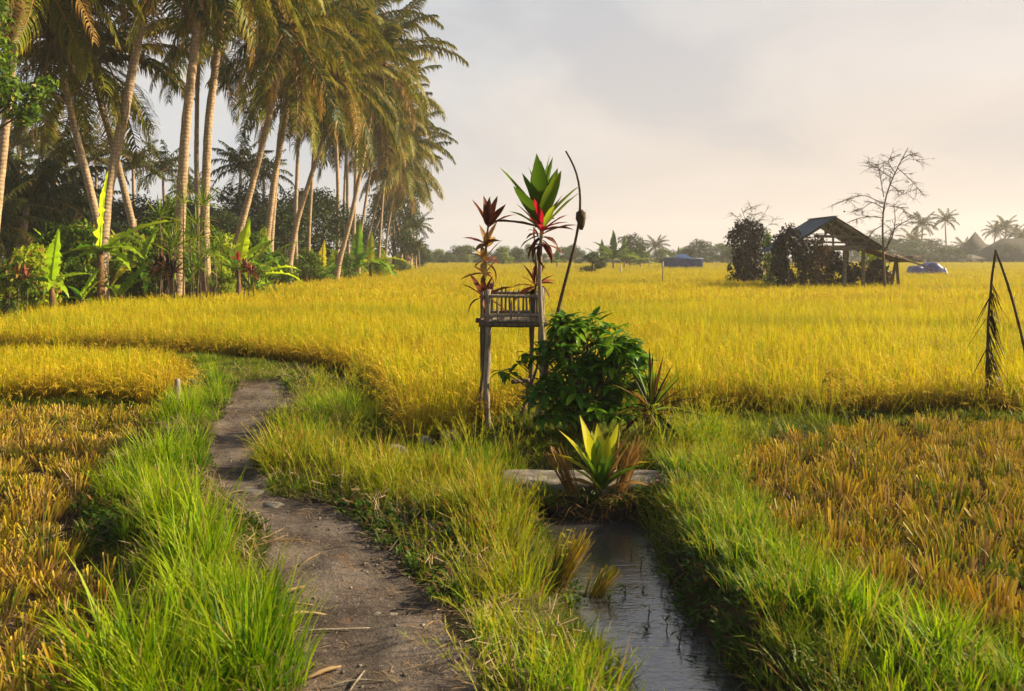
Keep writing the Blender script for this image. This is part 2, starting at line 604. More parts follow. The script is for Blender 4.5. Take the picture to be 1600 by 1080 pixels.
def build_path():
    L, Rr = G2(PL), G2(PR)
    n = 420
    s = np.linspace(0, 1, n)
    sl = np.linspace(0, 1, len(L))
    # even spacing along the path
    mid = (L + Rr) / 2
    d = np.concatenate([[0], np.cumsum(np.linalg.norm(np.diff(mid, axis=0), axis=1))])
    sl = d / d[-1]

    def interp(A):
        a = np.stack([np.interp(s, sl, A[:, k]) for k in (0, 1)], -1)
        k = np.ones(13) / 13
        b = np.stack([np.convolve(np.pad(a[:, j], 6, mode='edge'), k, 'valid') for j in (0, 1)], -1)
        return b
    l, r = interp(L), interp(Rr)
    w = (r - l)
    wl = np.linalg.norm(w, axis=1)[:, None] + 1e-9
    l = l - w / wl * (0.05 + 0.16 * (vnoise(s * 60, s * 0, 1, 1) - 0.5))[:, None]
    r = r + w / wl * (0.05 + 0.16 * (vnoise(s * 60, s * 0, 1, 8) - 0.5))[:, None]
    m = 40
    u = np.linspace(0, 1, m)
    XY = l[:, None, :] * (1 - u)[None, :, None] + r[:, None, :] * u[None, :, None]
    X, Y = XY[..., 0], XY[..., 1]
    edge = np.minimum(u, 1 - u)[None, :] * 2
    Z = hgt(X, Y) + 0.012 - 0.05 * (1 - sstep(edge, 0.0, 0.14))
    Z = Z + 0.05 * np.maximum(0, vnoise(X, Y, 0.24, 21) - 0.58) + 0.006 * (vnoise(X, Y, 0.05, 4) - 0.5)
    V = np.stack([X, Y, Z], -1).reshape(-1, 3)
    i = np.arange(n - 1)[:, None] * m
    j = np.arange(m - 1)[None, :]
    Q = np.stack([i + j, i + j + 1, i + m + j + 1, i + m + j], -1).reshape(-1, 4)
    t = NT('trodden_earth')
    big = t.noise(1.6, 5)
    c = t.mix(t.rng(big, 0.34, 0.66), (0.055, 0.042, 0.036), (0.14, 0.115, 0.098))
    st = t.noise(16, 6, None, 0.7, (1.0, 0.35, 1.0), 0.6)
    c = t.mix(t.rng(st, 0.54, 0.70, 0, 0.75), c, (0.038, 0.029, 0.024))
    c = t.mix(t.rng(t.noise(55, 4), 0.60, 0.70, 0, 0.7), c, (0.26, 0.21, 0.16))
    c = t.mix(t.rng(t.noise(3.1, 5, None, 0.6, None, 1.2), 0.55, 0.70, 0, 0.6), c, (0.12, 0.07, 0.038))
    h = t.math('ADD', t.noise(22, 6, None, 0.7), t.math('MULTIPLY', t.noise(90, 4), 0.35))
    mat = t.done(t.principled(c, 0.9, 0.15, t.bump(h, 0.9, 0.03)))
    o = MB().add(V, Q).build('dirt_path', mat, smooth=True)
    tag(o, 'trodden grey brown dirt footpath curving between the grass verges', 'path', kind='structure')


build_path()


def build_water():
    l, r = G2(CL, WZ), G2(CR, WZ)
    w = r - l
    w /= np.linalg.norm(w, axis=1)[:, None]
    l, r = l - w * 0.16, r + w * 0.16
    s = np.linspace(0, len(l) - 1, 90)
    A = np.stack([np.interp(s, range(len(l)), l[:, k]) for k in (0, 1)], -1)
    B = np.stack([np.interp(s, range(len(l)), r[:, k]) for k in (0, 1)], -1)
    m = 24
    u = np.linspace(0, 1, m)
    XY = A[:, None] * (1 - u)[None, :, None] + B[:, None] * u[None, :, None]
    X, Y = XY[..., 0], XY[..., 1]
    Z = WZ + 0.004 * (vnoise(X, Y, 0.11, 3) - 0.5) + 0.002 * (vnoise(X, Y, 0.04, 6) - 0.5)
    i = np.arange(89)[:, None] * m
    j = np.arange(m - 1)[None, :]
    Q = np.stack([i + j, i + j + 1, i + m + j + 1, i + m + j], -1).reshape(-1, 4)
    n = NT('ditch_water')
    h = n.math('ADD', n.noise(9, 3, None, 0.5, (1, 2.6, 1), 0.6), n.math('MULTIPLY', n.noise(45, 2, None, 0.5, (1, 1.8, 1)), 0.4))
    sh = n.principled((0.045, 0.042, 0.04), 0.04, 1.0, n.bump(h, 0.20, 0.02), IOR=1.8)
    mat = n.done(sh)
    o = MB().add(np.stack([X, Y, Z], -1).reshape(-1, 3), Q).build('stream_water', mat, smooth=True)
    tag(o, 'rippled ditch water reflecting the pale sky', 'water', kind='structure')


build_water()

# ------------------------------------------------------------------ blades and tufts
def blades(rng, mb, base, length, az, lean, curve, width, segs=3, r=None, tipw=0.0, tw=0.6, t0=0.0, t1=1.0):
    n = len(base)
    b = lambda v: np.broadcast_to(np.asarray(v, float), (n,))
    length, az, lean, curve, width = map(b, (length, az, lean, curve, width))
    s = np.linspace(0, 1, segs + 1)
    sm = (s[:-1] + s[1:]) / 2
    th = lean[:, None] + curve[:, None] * sm[None, :] ** 1.5
    st = length[:, None] / segs
    hx = np.concatenate([np.zeros((n, 1)), np.cumsum(np.sin(th) * st, 1)], 1)
    hz = np.concatenate([np.zeros((n, 1)), np.cumsum(np.cos(th) * st, 1)], 1)
    px = base[:, 0, None] + np.cos(az)[:, None] * hx
    py = base[:, 1, None] + np.sin(az)[:, None] * hx
    pz = base[:, 2, None] + hz
    C = np.stack([px, py, pz], -1)
    wa = az + math.pi / 2 + (rng.random(n) - 0.5) * 2 * tw
    wd = np.stack([np.cos(wa), np.sin(wa), np.zeros(n)], -1)
    wp = np.clip(1.0 - s ** 2 * (1 - tipw), 0.02, 1) * np.clip(0.55 + s * 2.5, 0, 1)
    off = wd[:, None, :] * (width[:, None] * wp[None, :] / 2)[..., None]
    V = np.stack([C - off, C + off], 2).reshape(n, (segs + 1) * 2, 3)
    k = (segs + 1) * 2
    q = np.array([(2 * i, 2 * i + 1, 2 * i + 3, 2 * i + 2) for i in range(segs)])
    Q = (np.arange(n)[:, None, None] * k + q[None]).reshape(-1, 4)
    t = np.broadcast_to(np.repeat(t0 + (t1 - t0) * s, 2)[None], (n, k)).ravel()
    rr = np.repeat(rng.random(n) if r is None else b(r), k)
    mb.add(V.reshape(-1, 3), Q, t=t, r=rr)


def disc(rng, n, rad):
    a = rng.random(n) * 2 * math.pi
    d = rad * np.sqrt(rng.random(n))
    return np.stack([d * np.cos(a), d * np.sin(a), np.zeros(n)], -1), a


def lib(name, meshes):
    c = bpy.data.collections.new(name)
    for i, me in enumerate(meshes):
        c.objects.link(bpy.data.objects.new('%s_%02d' % (name, i), me))
    return c


def grass_tuft(seed, n, h, rad, lean, curve, w, mat, segs=3):
    rng = np.random.default_rng(seed)
    mb = MB()
    b, a = disc(rng, n, rad)
    blades(rng, mb, b, h * (0.55 + 0.55 * rng.random(n)), a + rng.normal(0, 0.7, n), np.abs(rng.normal(0, lean, n)) + lean * 0.3, np.abs(rng.normal(curve, curve * 0.5, n)), w * (0.7 + 0.6 * rng.random(n)), segs)
    return mb.mesh('tuft', mat)


def rice_tuft(seed, n=15, npan=6, h=0.45, rad=0.07, w=0.012, fat=1.0, mat='rice'):
    """upright leaves, arching stems and short hanging ears of grain in one tuft"""
    rng = np.random.default_rng(seed)
    mb, g = MB(), MB()
    b, a = disc(rng, n, rad)
    blades(rng, mb, b, h * (0.70 + 0.62 * rng.random(n) ** 1.5), a + rng.normal(0, 0.8, n), np.abs(rng.normal(0.07, 0.09, n)), np.abs(rng.normal(0.18, 0.30, n)), w * fat * (0.6 + 0.7 * rng.random(n)), 3)
    b, a = disc(rng, npan, rad)
    for i in range(npan):
        L = h * (1.0 + 0.22 * rng.random())
        az = a[i] + rng.normal(0, 0.8)
        lean, cur = abs(rng.normal(0.10, 0.08)), rng.normal(1.5, 0.5)
        blades(rng, mb, b[i][None], L, az, lean, cur, 0.005 * fat, 4, r=0.7, tipw=1.0)
        p = np.array(b[i])
        for k in range(8):
            th = lean + cur * ((k + 0.5) / 8) ** 1.5
            d = np.array([math.cos(az) * math.sin(th), math.sin(az) * math.sin(th), math.cos(th)])
            p = p + d * L / 8
            if k >= 5:
                bb = np.repeat(p[None], 2, 0) + rng.normal(0, 0.004, (2, 3))
                blades(rng, g, bb, 0.055 * fat ** 0.5, az + rng.normal(0, 0.9, 2), th + rng.normal(0.25, 0.2, 2), 0.4, 0.010 * fat, 2, tipw=0.5)
    n1, q1, q2 = mb.n, np.vstack(mb.q), np.vstack(g.q)
    j = MB().add(np.vstack(mb.v + g.v), np.vstack([q1, q2 + n1]), t=np.concatenate(mb.at + g.at), r=np.concatenate(mb.ar + g.ar))
    m = j.mesh('rice_tuft', M[mat])
    m.materials.append(M['grain'])
    mi = np.zeros(len(q1) + len(q2), np.int32)
    mi[len(q1):] = 1
    m.polygons.foreach_set('material_index', mi)
    return m


def stub_tuft(seed, n=56, h=0.165, rad=0.08):
    rng = np.random.default_rng(seed)
    mb = MB()
    b, a = disc(rng, n, rad)
    b[:, 0] *= rng.uniform(0.7, 1.2)
    hh = h * (0.70 + 0.35 * rng.random(n)) * (1 + 0.25 * b[:, 0] / rad)
    dd = np.hypot(b[:, 0], b[:, 1]) / rad
    blades(rng, mb, b, hh, a + rng.normal(0, 0.4, n), 0.04 + rng.uniform(0.1, 0.4) * dd + np.abs(rng.normal(0, 0.08, n)), rng.normal(0.08, 0.1, n), 0.004 + 0.006 * rng.random(n), 2, tipw=1.0, tw=1.5)
    k = 12
    b, a = disc(rng, k, rad * 1.3)
    blades(rng, mb, b, h * (0.6 + 1.1 * rng.random(k)), rng.random(k) * 6.28, 0.25 + 0.9 * rng.random(k), 0.4 + 1.3 * rng.random(k), 0.006, 3, r=0.9 + 0.1 * rng.random(k))
    return mb.mesh('stubble', M['stub'])


def straw_bits(seed, n=14, rad=0.16):
    rng = np.random.default_rng(seed)
    mb = MB()
    b, a = disc(rng, n, rad)
    b[:, 2] += 0.004 + rng.random(n) * 0.008
    blades(rng, mb, b, 0.05 + 0.12 * rng.random(n) ** 2, rng.random(n) * 6.28, 1.50 + 0.05 * rng.random(n), 0.08, 0.003 + 0.002 * rng.random(n), 2, tipw=0.8, tw=0.2)
    return mb.mesh('straw', M['straw'])


def weed_mat_tuft(seed, n=26, rad=0.10):
    rng = np.random.default_rng(seed)
    mb = MB()
    b, a = disc(rng, n, rad)
    b[:, 2] += rng.random(n) * 0.05
    blades(rng, mb, b, 0.03 + 0.025 * rng.random(n), rng.random(n) * 6.28, 0.7 + 0.7 * rng.random(n), 0.5, 0.016 + 0.010 * rng.random(n), 2, tipw=0.15)
    return mb.mesh('weed', M['weed'])


def crumb(seed):
    rng = np.random.default_rng(seed)
    v = np.array([(x, y, z) for x in (-1, 1) for y in (-1, 1) for z in (-1, 1)], float) * rng.uniform(.4, 1, (8, 3)) * [.012, .010, .006]
    n = NT('earth_crumb')
    m = n.done(n.principled(n.mix(n.orand(), (0.06, 0.048, 0.04), (0.22, 0.19, 0.16)), 0.95, 0.1))
    return MB().add(v, [(0, 1, 3, 2), (4, 6, 7, 5), (0, 4, 5, 1), (2, 3, 7, 6), (0, 2, 6, 4), (1, 5, 7, 3)]).mesh('crumb', m)


def seed_tuft(seed, n=7):
    rng = np.random.default_rng(seed)
    mb = MB()
    b, a = disc(rng, n, 0.06)
    ln, le, cu = 0.38 * (0.7 + 0.5 * rng.random(n)), np.abs(rng.normal(0.22, 0.15, n)), rng.normal(0.45, 0.3, n)
    blades(rng, mb, b, ln, a, le, cu, 0.0035, 4, r=0.85, tipw=1.0)
    for i in range(n):
        p = np.array(b[i])
        for k in range(6):
            th = le[i] + cu[i] * ((k + .5) / 6) ** 1.5
            p = p + np.array([math.cos(a[i]) * math.sin(th), math.sin(a[i]) * math.sin(th), math.cos(th)]) * ln[i] / 6
            if k >= 3:
                m = 5
                blades(rng, mb, np.repeat(p[None], m, 0), 0.03 + 0.03 * rng.random(m), a[i] + rng.normal(0, 1.2, m), th + rng.normal(0, .5, m), 0.3, 0.004, 2, r=0.97)
    return mb.mesh('seed_stalks', M['mixed'])


LIB = {
    'tall': lib('lib_tall', [grass_tuft(10 + i, 30, 0.37, 0.07, 0.20, 0.75, 0.008, M['grass'], 4) for i in range(5)]),
    'med': lib('lib_med', [grass_tuft(20 + i, 28, 0.20, 0.07, 0.26, 0.7, 0.0065, M['grass'], 3) for i in range(5)]),
    'mixed': lib('lib_mixed', [grass_tuft(30 + i, 26, 0.245, 0.06, 0.28, 0.6, 0.0065, M['mixed'], 3) for i in range(6)]),
    'turf': lib('lib_turf', [grass_tuft(40 + i, 22, 0.10, 0.07, 0.5, 0.8, 0.007, M['turf'], 2) for i in range(5)]),
    'weed': lib('lib_weed', [weed_mat_tuft(50 + i) for i in range(4)]),
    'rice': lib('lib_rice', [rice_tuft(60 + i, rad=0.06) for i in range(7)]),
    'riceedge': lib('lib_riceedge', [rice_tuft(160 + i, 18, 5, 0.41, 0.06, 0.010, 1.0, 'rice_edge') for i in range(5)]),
    'ricefar': lib('lib_ricefar', [rice_tuft(70 + i, 17, 5, 0.47, 0.20, 0.013, 2.2) for i in range(4)]),
    'stub': lib('lib_stub', [stub_tuft(80 + i) for i in range(8)]),
    'crumb': lib('lib_crumb', [crumb(110 + i) for i in range(5)]),
    'seed': lib('lib_seed', [seed_tuft(100 + i) for i in range(4)]),
    'straw': lib('lib_straw', [straw_bits(90 + i) for i in range(4)]),
}


def scatter(name, libname, pts, scale, label, cat, seed=0, tilt=0.08, sz=None):
    rng = np.random.default_rng(seed)
    n = len(pts)
    me = bpy.data.meshes.new(name)
    me.vertices.add(n)
    me.vertices.foreach_set('co', np.asarray(pts, np.float32).ravel())
    rot = np.stack([rng.normal(0, tilt, n), rng.normal(0, tilt, n), rng.random(n) * 6.283], -1).astype(np.float32)
    a = me.attributes.new('rot', 'FLOAT_VECTOR', 'POINT')
    a.data.foreach_set('vector', rot.ravel())
    s = np.broadcast_to(np.asarray(scale, float), (n,))
    z = s if sz is None else np.broadcast_to(np.asarray(sz, float), (n,))
    a = me.attributes.new('scl', 'FLOAT_VECTOR', 'POINT')
    a.data.foreach_set('vector', np.stack([s, s, z], -1).astype(np.float32).ravel())
    a = me.attributes.new('idx', 'INT', 'POINT')
    a.data.foreach_set('value', rng.integers(0, 1000, n).astype(np.int32))
    o = link(name, me)
    ng = bpy.data.node_groups.new(name + '_scatter', 'GeometryNodeTree')
    ng.interface.new_socket('Geometry', in_out='INPUT', socket_type='NodeSocketGeometry')
    ng.interface.new_socket('Geometry', in_out='OUTPUT', socket_type='NodeSocketGeometry')
    gi, go = ng.nodes.new('NodeGroupInput'), ng.nodes.new('NodeGroupOutput')
    ci = ng.nodes.new('GeometryNodeCollectionInfo')
    ci.inputs['Collection'].default_value = LIB[libname]
    ci.inputs['Separate Children'].default_value = True
    ci.inputs['Reset Children'].default_value = True
    ip = ng.nodes.new('GeometryNodeInstanceOnPoints')
    ip.inputs['Pick Instance'].default_value = True

    def na(nm, t):
        x = ng.nodes.new('GeometryNodeInputNamedAttribute')
        x.data_type = t
        x.inputs['Name'].default_value = nm
        return x.outputs['Attribute']
    ng.links.new(gi.outputs[0], ip.inputs['Points'])
    ng.links.new(ci.outputs[0], ip.inputs['Instance'])
    ng.links.new(na('idx', 'INT'), ip.inputs['Instance Index'])
    ng.links.new(na('rot', 'FLOAT_VECTOR'), ip.inputs['Rotation'])
    ng.links.new(na('scl', 'FLOAT_VECTOR'), ip.inputs['Scale'])
    ng.links.new(ip.outputs[0], go.inputs[0])
    md = o.modifiers.new('scatter', 'NODES')
    md.node_group = ng
    tag(o, label, cat, kind='stuff')
    return o


def jgrid(seed, x0, x1, y0, y1, sp, jit=0.45):
    rng = np.random.default_rng(seed)
    xs, ys = np.arange(x0, x1, sp), np.arange(y0, y1, sp)
    X, Y = np.meshgrid(xs, ys)
    X = X + (rng.random(X.shape) - 0.5) * 2 * jit * sp
    Y = Y + (rng.random(Y.shape) - 0.5) * 2 * jit * sp
    X, Y = X.ravel(), Y.ravel()
    k = np.abs(X) < 0.56 * Y + 2.2
    return X[k], Y[k], rng


def with_z(x, y, dz=0.0):
    return np.stack([x, y, hgt(x, y) + dz], -1)


# ------------------------------------------------------------------ standing rice
def build_rice():
    X, Y, rng = jgrid(1, -22, 22, 7.5, 26, 0.165)
    d = sd(RICE, X, Y) + 0.10 * (vnoise(X, Y, 0.5, 4) - 0.5)
    k = d > 0.02
    X, Y, d = X[k], Y[k], d[k]
    gap = np.abs(vnoise(X * 0.25, Y, 1.6, 8) - 0.5) < 0.022
    k = ~gap | (d < 0.4)
    X, Y, d = X[k], Y[k], d[k]
    h = 0.98 + 0.22 * vnoise(X, Y, 1.8, 6) + 0.34 * (rng.random(len(X)) - 0.5)
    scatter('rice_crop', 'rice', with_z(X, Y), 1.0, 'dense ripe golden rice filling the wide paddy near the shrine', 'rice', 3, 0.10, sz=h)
    xs, ys = [], []
    for (y0, y1, sp) in ((26, 45, 0.30), (45, 80, 0.46), (80, 165, 0.8)):
        X, Y, rng = jgrid(int(y0), -95, 95, y0, y1, sp)
        k = (sd(RICE, X, Y) > 0.1)
        xs.append(X[k]); ys.append(Y[k])
    X, Y = np.concatenate(xs), np.concatenate(ys)
    h = 0.86 + 0.24 * vnoise(X, Y, 3.0, 6) + 0.34 * (rng.random(len(X)) - 0.5)
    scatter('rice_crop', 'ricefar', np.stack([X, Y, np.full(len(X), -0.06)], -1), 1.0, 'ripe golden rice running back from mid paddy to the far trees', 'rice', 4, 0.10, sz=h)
    X, Y, rng = jgrid(7, -14, -2, 10.5, 15.5, 0.125)
    d = sd(STRIP, X, Y) + 0.1 * (vnoise(X, Y, 0.5, 4) - 0.5)
    k = d > 0.02
    X, Y = X[k], Y[k]
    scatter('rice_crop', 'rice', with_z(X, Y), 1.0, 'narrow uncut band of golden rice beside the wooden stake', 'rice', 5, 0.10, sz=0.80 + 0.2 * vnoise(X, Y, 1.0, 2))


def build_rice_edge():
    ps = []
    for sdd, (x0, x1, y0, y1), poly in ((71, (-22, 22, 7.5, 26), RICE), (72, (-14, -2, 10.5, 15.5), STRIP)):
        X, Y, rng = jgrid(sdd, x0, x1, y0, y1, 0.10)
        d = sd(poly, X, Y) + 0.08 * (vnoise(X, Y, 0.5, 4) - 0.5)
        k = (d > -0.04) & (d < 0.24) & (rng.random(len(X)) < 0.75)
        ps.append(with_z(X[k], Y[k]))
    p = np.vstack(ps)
    scatter('rice_margin', 'riceedge', p, 1.0, 'browned, shade-tinted leaning rice along the cut margins of the crop', 'rice', 6, 0.14, sz=0.72 + 0.35 * np.random.default_rng(2).random(len(p)))


build_rice()
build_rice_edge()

# ------------------------------------------------------------------ grass on banks and verges
def build_grass():
    def masks(X, Y):
        dp = sd(PATH, X, Y)
        dc = sd(CHAN, X, Y)
        drr = sd(RICE, X, Y)
        ds = np.maximum(np.maximum(sd(STUB_L, X, Y), sd(STUB_R, X, Y)), sd(STRIP, X, Y))
        return dp, dc, drr, ds

    def blob(X, Y, lst):
        m = np.zeros(X.shape)
        for px, py, rad in lst:
            c = G(px, py)
            m = np.maximum(m, np.exp(-((X - c[0]) ** 2 + (Y - c[1]) ** 2) / (rad * rad)))
        return m
    pathx = lambda Y: np.interp(Y, ((G2(PL) + G2(PR)) / 2)[:, 1], ((G2(PL) + G2(PR)) / 2)[:, 0])
    chx = lambda Y: np.interp(Y, ((G2(CL, WZ) + G2(CR, WZ)) / 2)[:, 1], ((G2(CL, WZ) + G2(CR, WZ)) / 2)[:, 0])

    # low turf everywhere on the banks
    X, Y, rng = jgrid(21, -12, 12, 3.0, 18.0, 0.062)
    dp, dc, drr, ds = masks(X, Y)
    nz = vnoise(X, Y, 0.25, 3)
    ok = (dp < -0.02 + 0.12 * (nz - 0.45)) & (dc < -0.02 + 0.06 * (nz - 0.5)) & (drr < 0.05) & (ds < 0.04) & (rng.random(len(X)) < 0.93)
    ok &= ~((X > -0.1) & (X < 1.2) & (Y > 7.10) & (Y < 7.62) & (dc > -0.3))
    X, Y, dp, dc, drr, ds = X[ok], Y[ok], dp[ok], dc[ok], drr[ok], ds[ok]
    s = 0.55 + 0.75 * vnoise(X, Y, 0.4, 12) * np.clip(0.45 - dp * 2.2, 0.45, 1.35)
    w = vnoise(X, Y, 0.6, 30) + 0.30 * ((dc > -0.38) & (X > chx(Y)) & (Y < 7.2)) + 0.25 * np.exp(np.minimum(dp, 0) / 0.25) * ((X > pathx(Y)) & (Y < 6.5)) > 0.70
    scatter('low_turf', 'turf', with_z(X[~w], Y[~w]), s[~w], 'short trampled turf lining the path and the bunds', 'grass', 31, 0.25)
    scatter('creeping_weeds', 'weed', with_z(X[w], Y[w]), 0.7 + 0.6 * rng.random(w.sum()), 'low creeping broad leaved weeds beside the path', 'weeds', 32, 0.2)

    # taller grass
    X, Y, rng = jgrid(22, -12, 12, 3.0, 18.0, 0.075)
    dp, dc, drr, ds = masks(X, Y)
    ok = (dp < -0.03) & (dc < -0.05) & (drr < 0.03) & (ds < 0.03) & ~((dc > -0.30) & (X < chx(Y)) & (Y < 7.2)) & ~((dc > -0.16) & (X > chx(Y)) & (Y < 7.2))
    ok &= ~((X > -0.15) & (X < 1.25) & (Y > 6.95) & (Y < 7.75))
    X, Y, dp, dc, drr, ds = X[ok], Y[ok], dp[ok], dc[ok], drr[ok], ds[ok]
    left = X < pathx(Y)
    right = (X > chx(Y)) & (Y < 9.2)
    back = Y > 12.5
    centre = ~left & ~right & ~back
    rnd = rng.random(len(X))
    nz = vnoise(X, Y, 0.45, 40)
    tus = sstep(vnoise(X, Y, 0.21, 71), 0.22, 0.72)          # tussocks with thin places between
    rnd = rnd + 0.42 * (1 - tus) * (rng.random(len(X)) < 0.8)
    vs = (0.55 + 0.65 * tus) * (0.75 + 0.5 * rng.random(len(X))) * np.where(np.maximum(drr, sd(STRIP, X, Y)) > -0.45, 0.6, 1.0)

    mL = blob(X, Y, [(350, 1090, 0.30), (345, 1010, 0.30), (330, 940, 0.30), (300, 885, 0.30), (265, 830, 0.26), (225, 770, 0.34), (250, 735, 0.30), (290, 725, 0.26), (200, 1090, 0.28), (270, 1100, 0.3), (280, 660, 0.34), (300, 630, 0.45), (310, 600, 0.6)])
    k = left & ~back & (rnd < np.clip(1.7 * mL - 0.25, 0, 1))
    scatter('tall_grass', 'tall', with_z(X[k], Y[k]), (0.45 + 0.72 * mL[k] * (0.7 + 0.5 * nz[k])) * vs[k], 'tall bright green grass arching along the left edge of path', 'grass', 33, 0.16)

    mC = blob(X, Y, [(440, 735, 0.30), (480, 725, 0.36), (540, 740, 0.36), (600, 770, 0.30), (680, 790, 0.30), (740, 815, 0.30), (800, 845, 0.28), (700, 760, 0.4), (740, 780, 0.3), (840, 920, 0.2)])
    k = centre & (rnd < np.clip(1.35 * mC + 0.10 - 0.5 * np.exp(np.minimum(dp, 0) / 0.18), 0.03, 0.95))
    scatter('mixed_grass', 'mixed', with_z(X[k], Y[k]), (0.40 + 0.65 * mC[k] + 0.35 * nz[k]) * vs[k], 'yellow green seeding grass on the bank between path and ditch', 'grass', 34, 0.18)
    mT = blob(X, Y, [(505, 640, 0.55), (540, 650, 0.4), (470, 690, 0.35), (760, 730, 0.4), (720, 735, 0.3), (880, 1080, 0.2), (760, 1000, 0.2)])
    k = centre & (rnd > 0.3) & (rnd < 0.3 + 0.6 * mT + 0.05)
    scatter('green_grass', 'med', with_z(X[k], Y[k]), (0.5 + 0.85 * mT[k]) * vs[k], 'fresh green grass tufts between the path bend and the shrine', 'grass', 35, 0.16)

    mR = blob(X, Y, [(1080, 740, 0.4), (1120, 790, 0.4), (1150, 850, 0.3), (1200, 900, 0.3), (1300, 960, 0.3), (1400, 1000, 0.35), (1500, 1060, 0.35), (1180, 1000, 0.25), (1090, 700, 0.4)])
    k = right & (rnd < np.clip(0.35 + 0.6 * mR - 0.5 * np.exp(np.minimum(dc, 0) / 0.15), 0.05, 0.95))
    scatter('bund_grass', 'med', with_z(X[k], Y[k]), (0.50 + 0.55 * mR[k] + 0.40 * nz[k]) * vs[k], 'lush bright grass on the bund right of the ditch', 'grass', 36, 0.16)
    k = right & (rnd > 0.55) & (rnd < 0.55 + 0.5 * blob(X, Y, [(1060, 720, 0.5), (1100, 700, 0.5), (1040, 770, 0.25)]) + 0.06)
    scatter('bund_seed_grass', 'mixed', with_z(X[k], Y[k]), 0.5 + 0.4 * nz[k], 'golden seeding grass on the bund right of the ditch', 'grass', 37, 0.16)
    k = (centre | right) & (rng.random(len(X)) < 0.035 + 0.05 * (vnoise(X, Y, 0.7, 55) > 0.6))
    scatter('seed_grass', 'seed', with_z(X[k], Y[k]), 0.55 + 0.6 * nz[k], 'thin seeding stalks standing above the verge grass', 'grass', 39, 0.2)
    k = (dp < -0.02) & (dp > -0.7) & (rng.random(len(X)) < 0.5)
    scatter('dead_thatch', 'straw', with_z(X[k], Y[k], 0.03), 0.9, 'dead straw thatch lying in the verge grass', 'straw', 44, 0.5)
    k = (back | (Y > 9.0) & (X > 1.0)) & (rnd < 0.5)
    scatter('back_bund_grass', 'med', with_z(X[k], Y[k]), (0.3 + 0.6 * nz[k] ** 2) * vs[k] * 1.2, 'green grass strip on the bund in front of standing rice', 'grass', 38, 0.16)


build_grass()

# ------------------------------------------------------------------ stubble: every tuft of the nearest, the rest as a mass
def build_stubble():
    allp = []
    for side, poly in ((0, STUB_L), (1, STUB_R)):
        X, Y, rng = jgrid(50 + side, -12, 14, 3.2, 12.0, 0.205, 0.42)
        d = sd(poly, X, Y)
        k = d > 0.06
        for x, y in zip(X[k], Y[k]):
            allp.append((y + 0.0, x, y, side))
    allp.sort()
    vis = [p for p in allp if abs(p[1]) < 0.52 * p[2] and p[2] > 3.9]
    chosen = set(vis[:300])
    rng = random.Random(5)
    meshes = [o.data for o in LIB['stub'].objects]
    lab = {0: ('cut rice stubble tuft in the harvested plot left of the path', 'stubble tufts left of the path'),
           1: ('cut rice stubble tuft in the harvested plot right of the ditch', 'stubble tufts right of the ditch')}
    rest = []
    xs = np.array([p[1] for p in allp]); ys = np.array([p[2] for p in allp])
    zs = hgt(xs, ys)
    for p, z in zip(allp, zs):
        if p in chosen:
            o = link('rice_stubble', rng.choice(meshes))
            o.location = (p[1], p[2], z - 0.01)
            o.rotation_euler = (rng.gauss(0, .17), rng.gauss(0, .17), rng.random() * 6.28)
            s = rng.uniform(0.7, 1.4)
            o.scale = (s, s, s * rng.uniform(0.8, 1.15) * (0.85 if p[3] == 0 else 1.1))
            tag(o, lab[p[3]][0], 'rice stubble', lab[p[3]][1])
        else:
            rest.append((p[1], p[2], z - 0.01))
    rest = np.array(rest)
    r2 = np.random.default_rng(6)
    scatter('stubble_field', 'stub', rest, 0.95 + 0.3 * r2.random(len(rest)), 'farther cut rice stubble covering the two harvested plots', 'stubble', 41, 0.17)
    # loose straw on the plots and along the path
    pts = []
    for poly in (STUB_L, STUB_R):
        X, Y, rg = jgrid(60, -12, 14, 3.4, 12.0, 0.24)
        k = sd(poly, X, Y) > 0
        pts.append(with_z(X[k], Y[k], 0.004))
    p = np.vstack(pts)
    scatter('straw_litter', 'straw', p, 1.1, 'dry straw littered between the stubble tufts', 'straw', 42, 0.35)
    X, Y, rg = jgrid(61, -5, 1, 3.4, 13.0, 0.11)
    d = sd(PATH, X, Y)
    k = (d > -0.15) & (rg.random(len(X)) < np.where(d < 0.16, 0.75, 0.22) * (0.3 + vnoise(X, Y, 0.5, 7)))
    scatter('path_straw', 'straw', with_z(X[k], Y[k], 0.016), 0.7, 'thin dry stems trodden into the dirt path', 'straw', 43, 0.06)


def build_crumbs():
    X, Y, rg = jgrid(81, -5, 1, 3.4, 13.0, 0.055)
    k = (sd(PATH, X, Y) > 0.0) & (rg.random(len(X)) < 0.45 * vnoise(X, Y, 0.4, 17) ** 1.5)
    X, Y = X[k], Y[k]
    scatter('path_grit', 'crumb', with_z(X, Y, 0.014), 0.35 + 1.0 * rg.random(len(X)) ** 3, 'small clods and grit on the trodden path', 'grit', 45, 0.4)


build_stubble()
build_crumbs()

# ------------------------------------------------------------------ plant materials
M['frond'] = leafmat('palm_frond', (0.026, 0.058, 0.006), (0.17, 0.19, 0.008), tip=(0.42, 0.31, 0.015), dry=(0.34, 0.21, 0.05), dryamt=0.06, trans=0.27, nscale=0.5, orand=0.6, nw=0.3, rough=0.45, spec=0.22, alb=0.8)  # dark greens and gold tips carry shade and sunlight as painted colour
M['frond_dry'] = leafmat('dry_palm_frond', (0.20, 0.11, 0.03), (0.46, 0.29, 0.07), trans=0.3, orand=0.5, alb=0.8)
M['frond_far'] = leafmat('far_palm_frond', (0.05, 0.08, 0.015), (0.14, 0.16, 0.02), dry=(0.3, 0.2, 0.06), dryamt=0.1, trans=0.3, orand=0.4)
M['palm_trunk'] = woodmat('palm_trunk', (0.30, 0.21, 0.13), (0.60, 0.43, 0.27), 5.0, (3, 3, 1), ring=2.6)
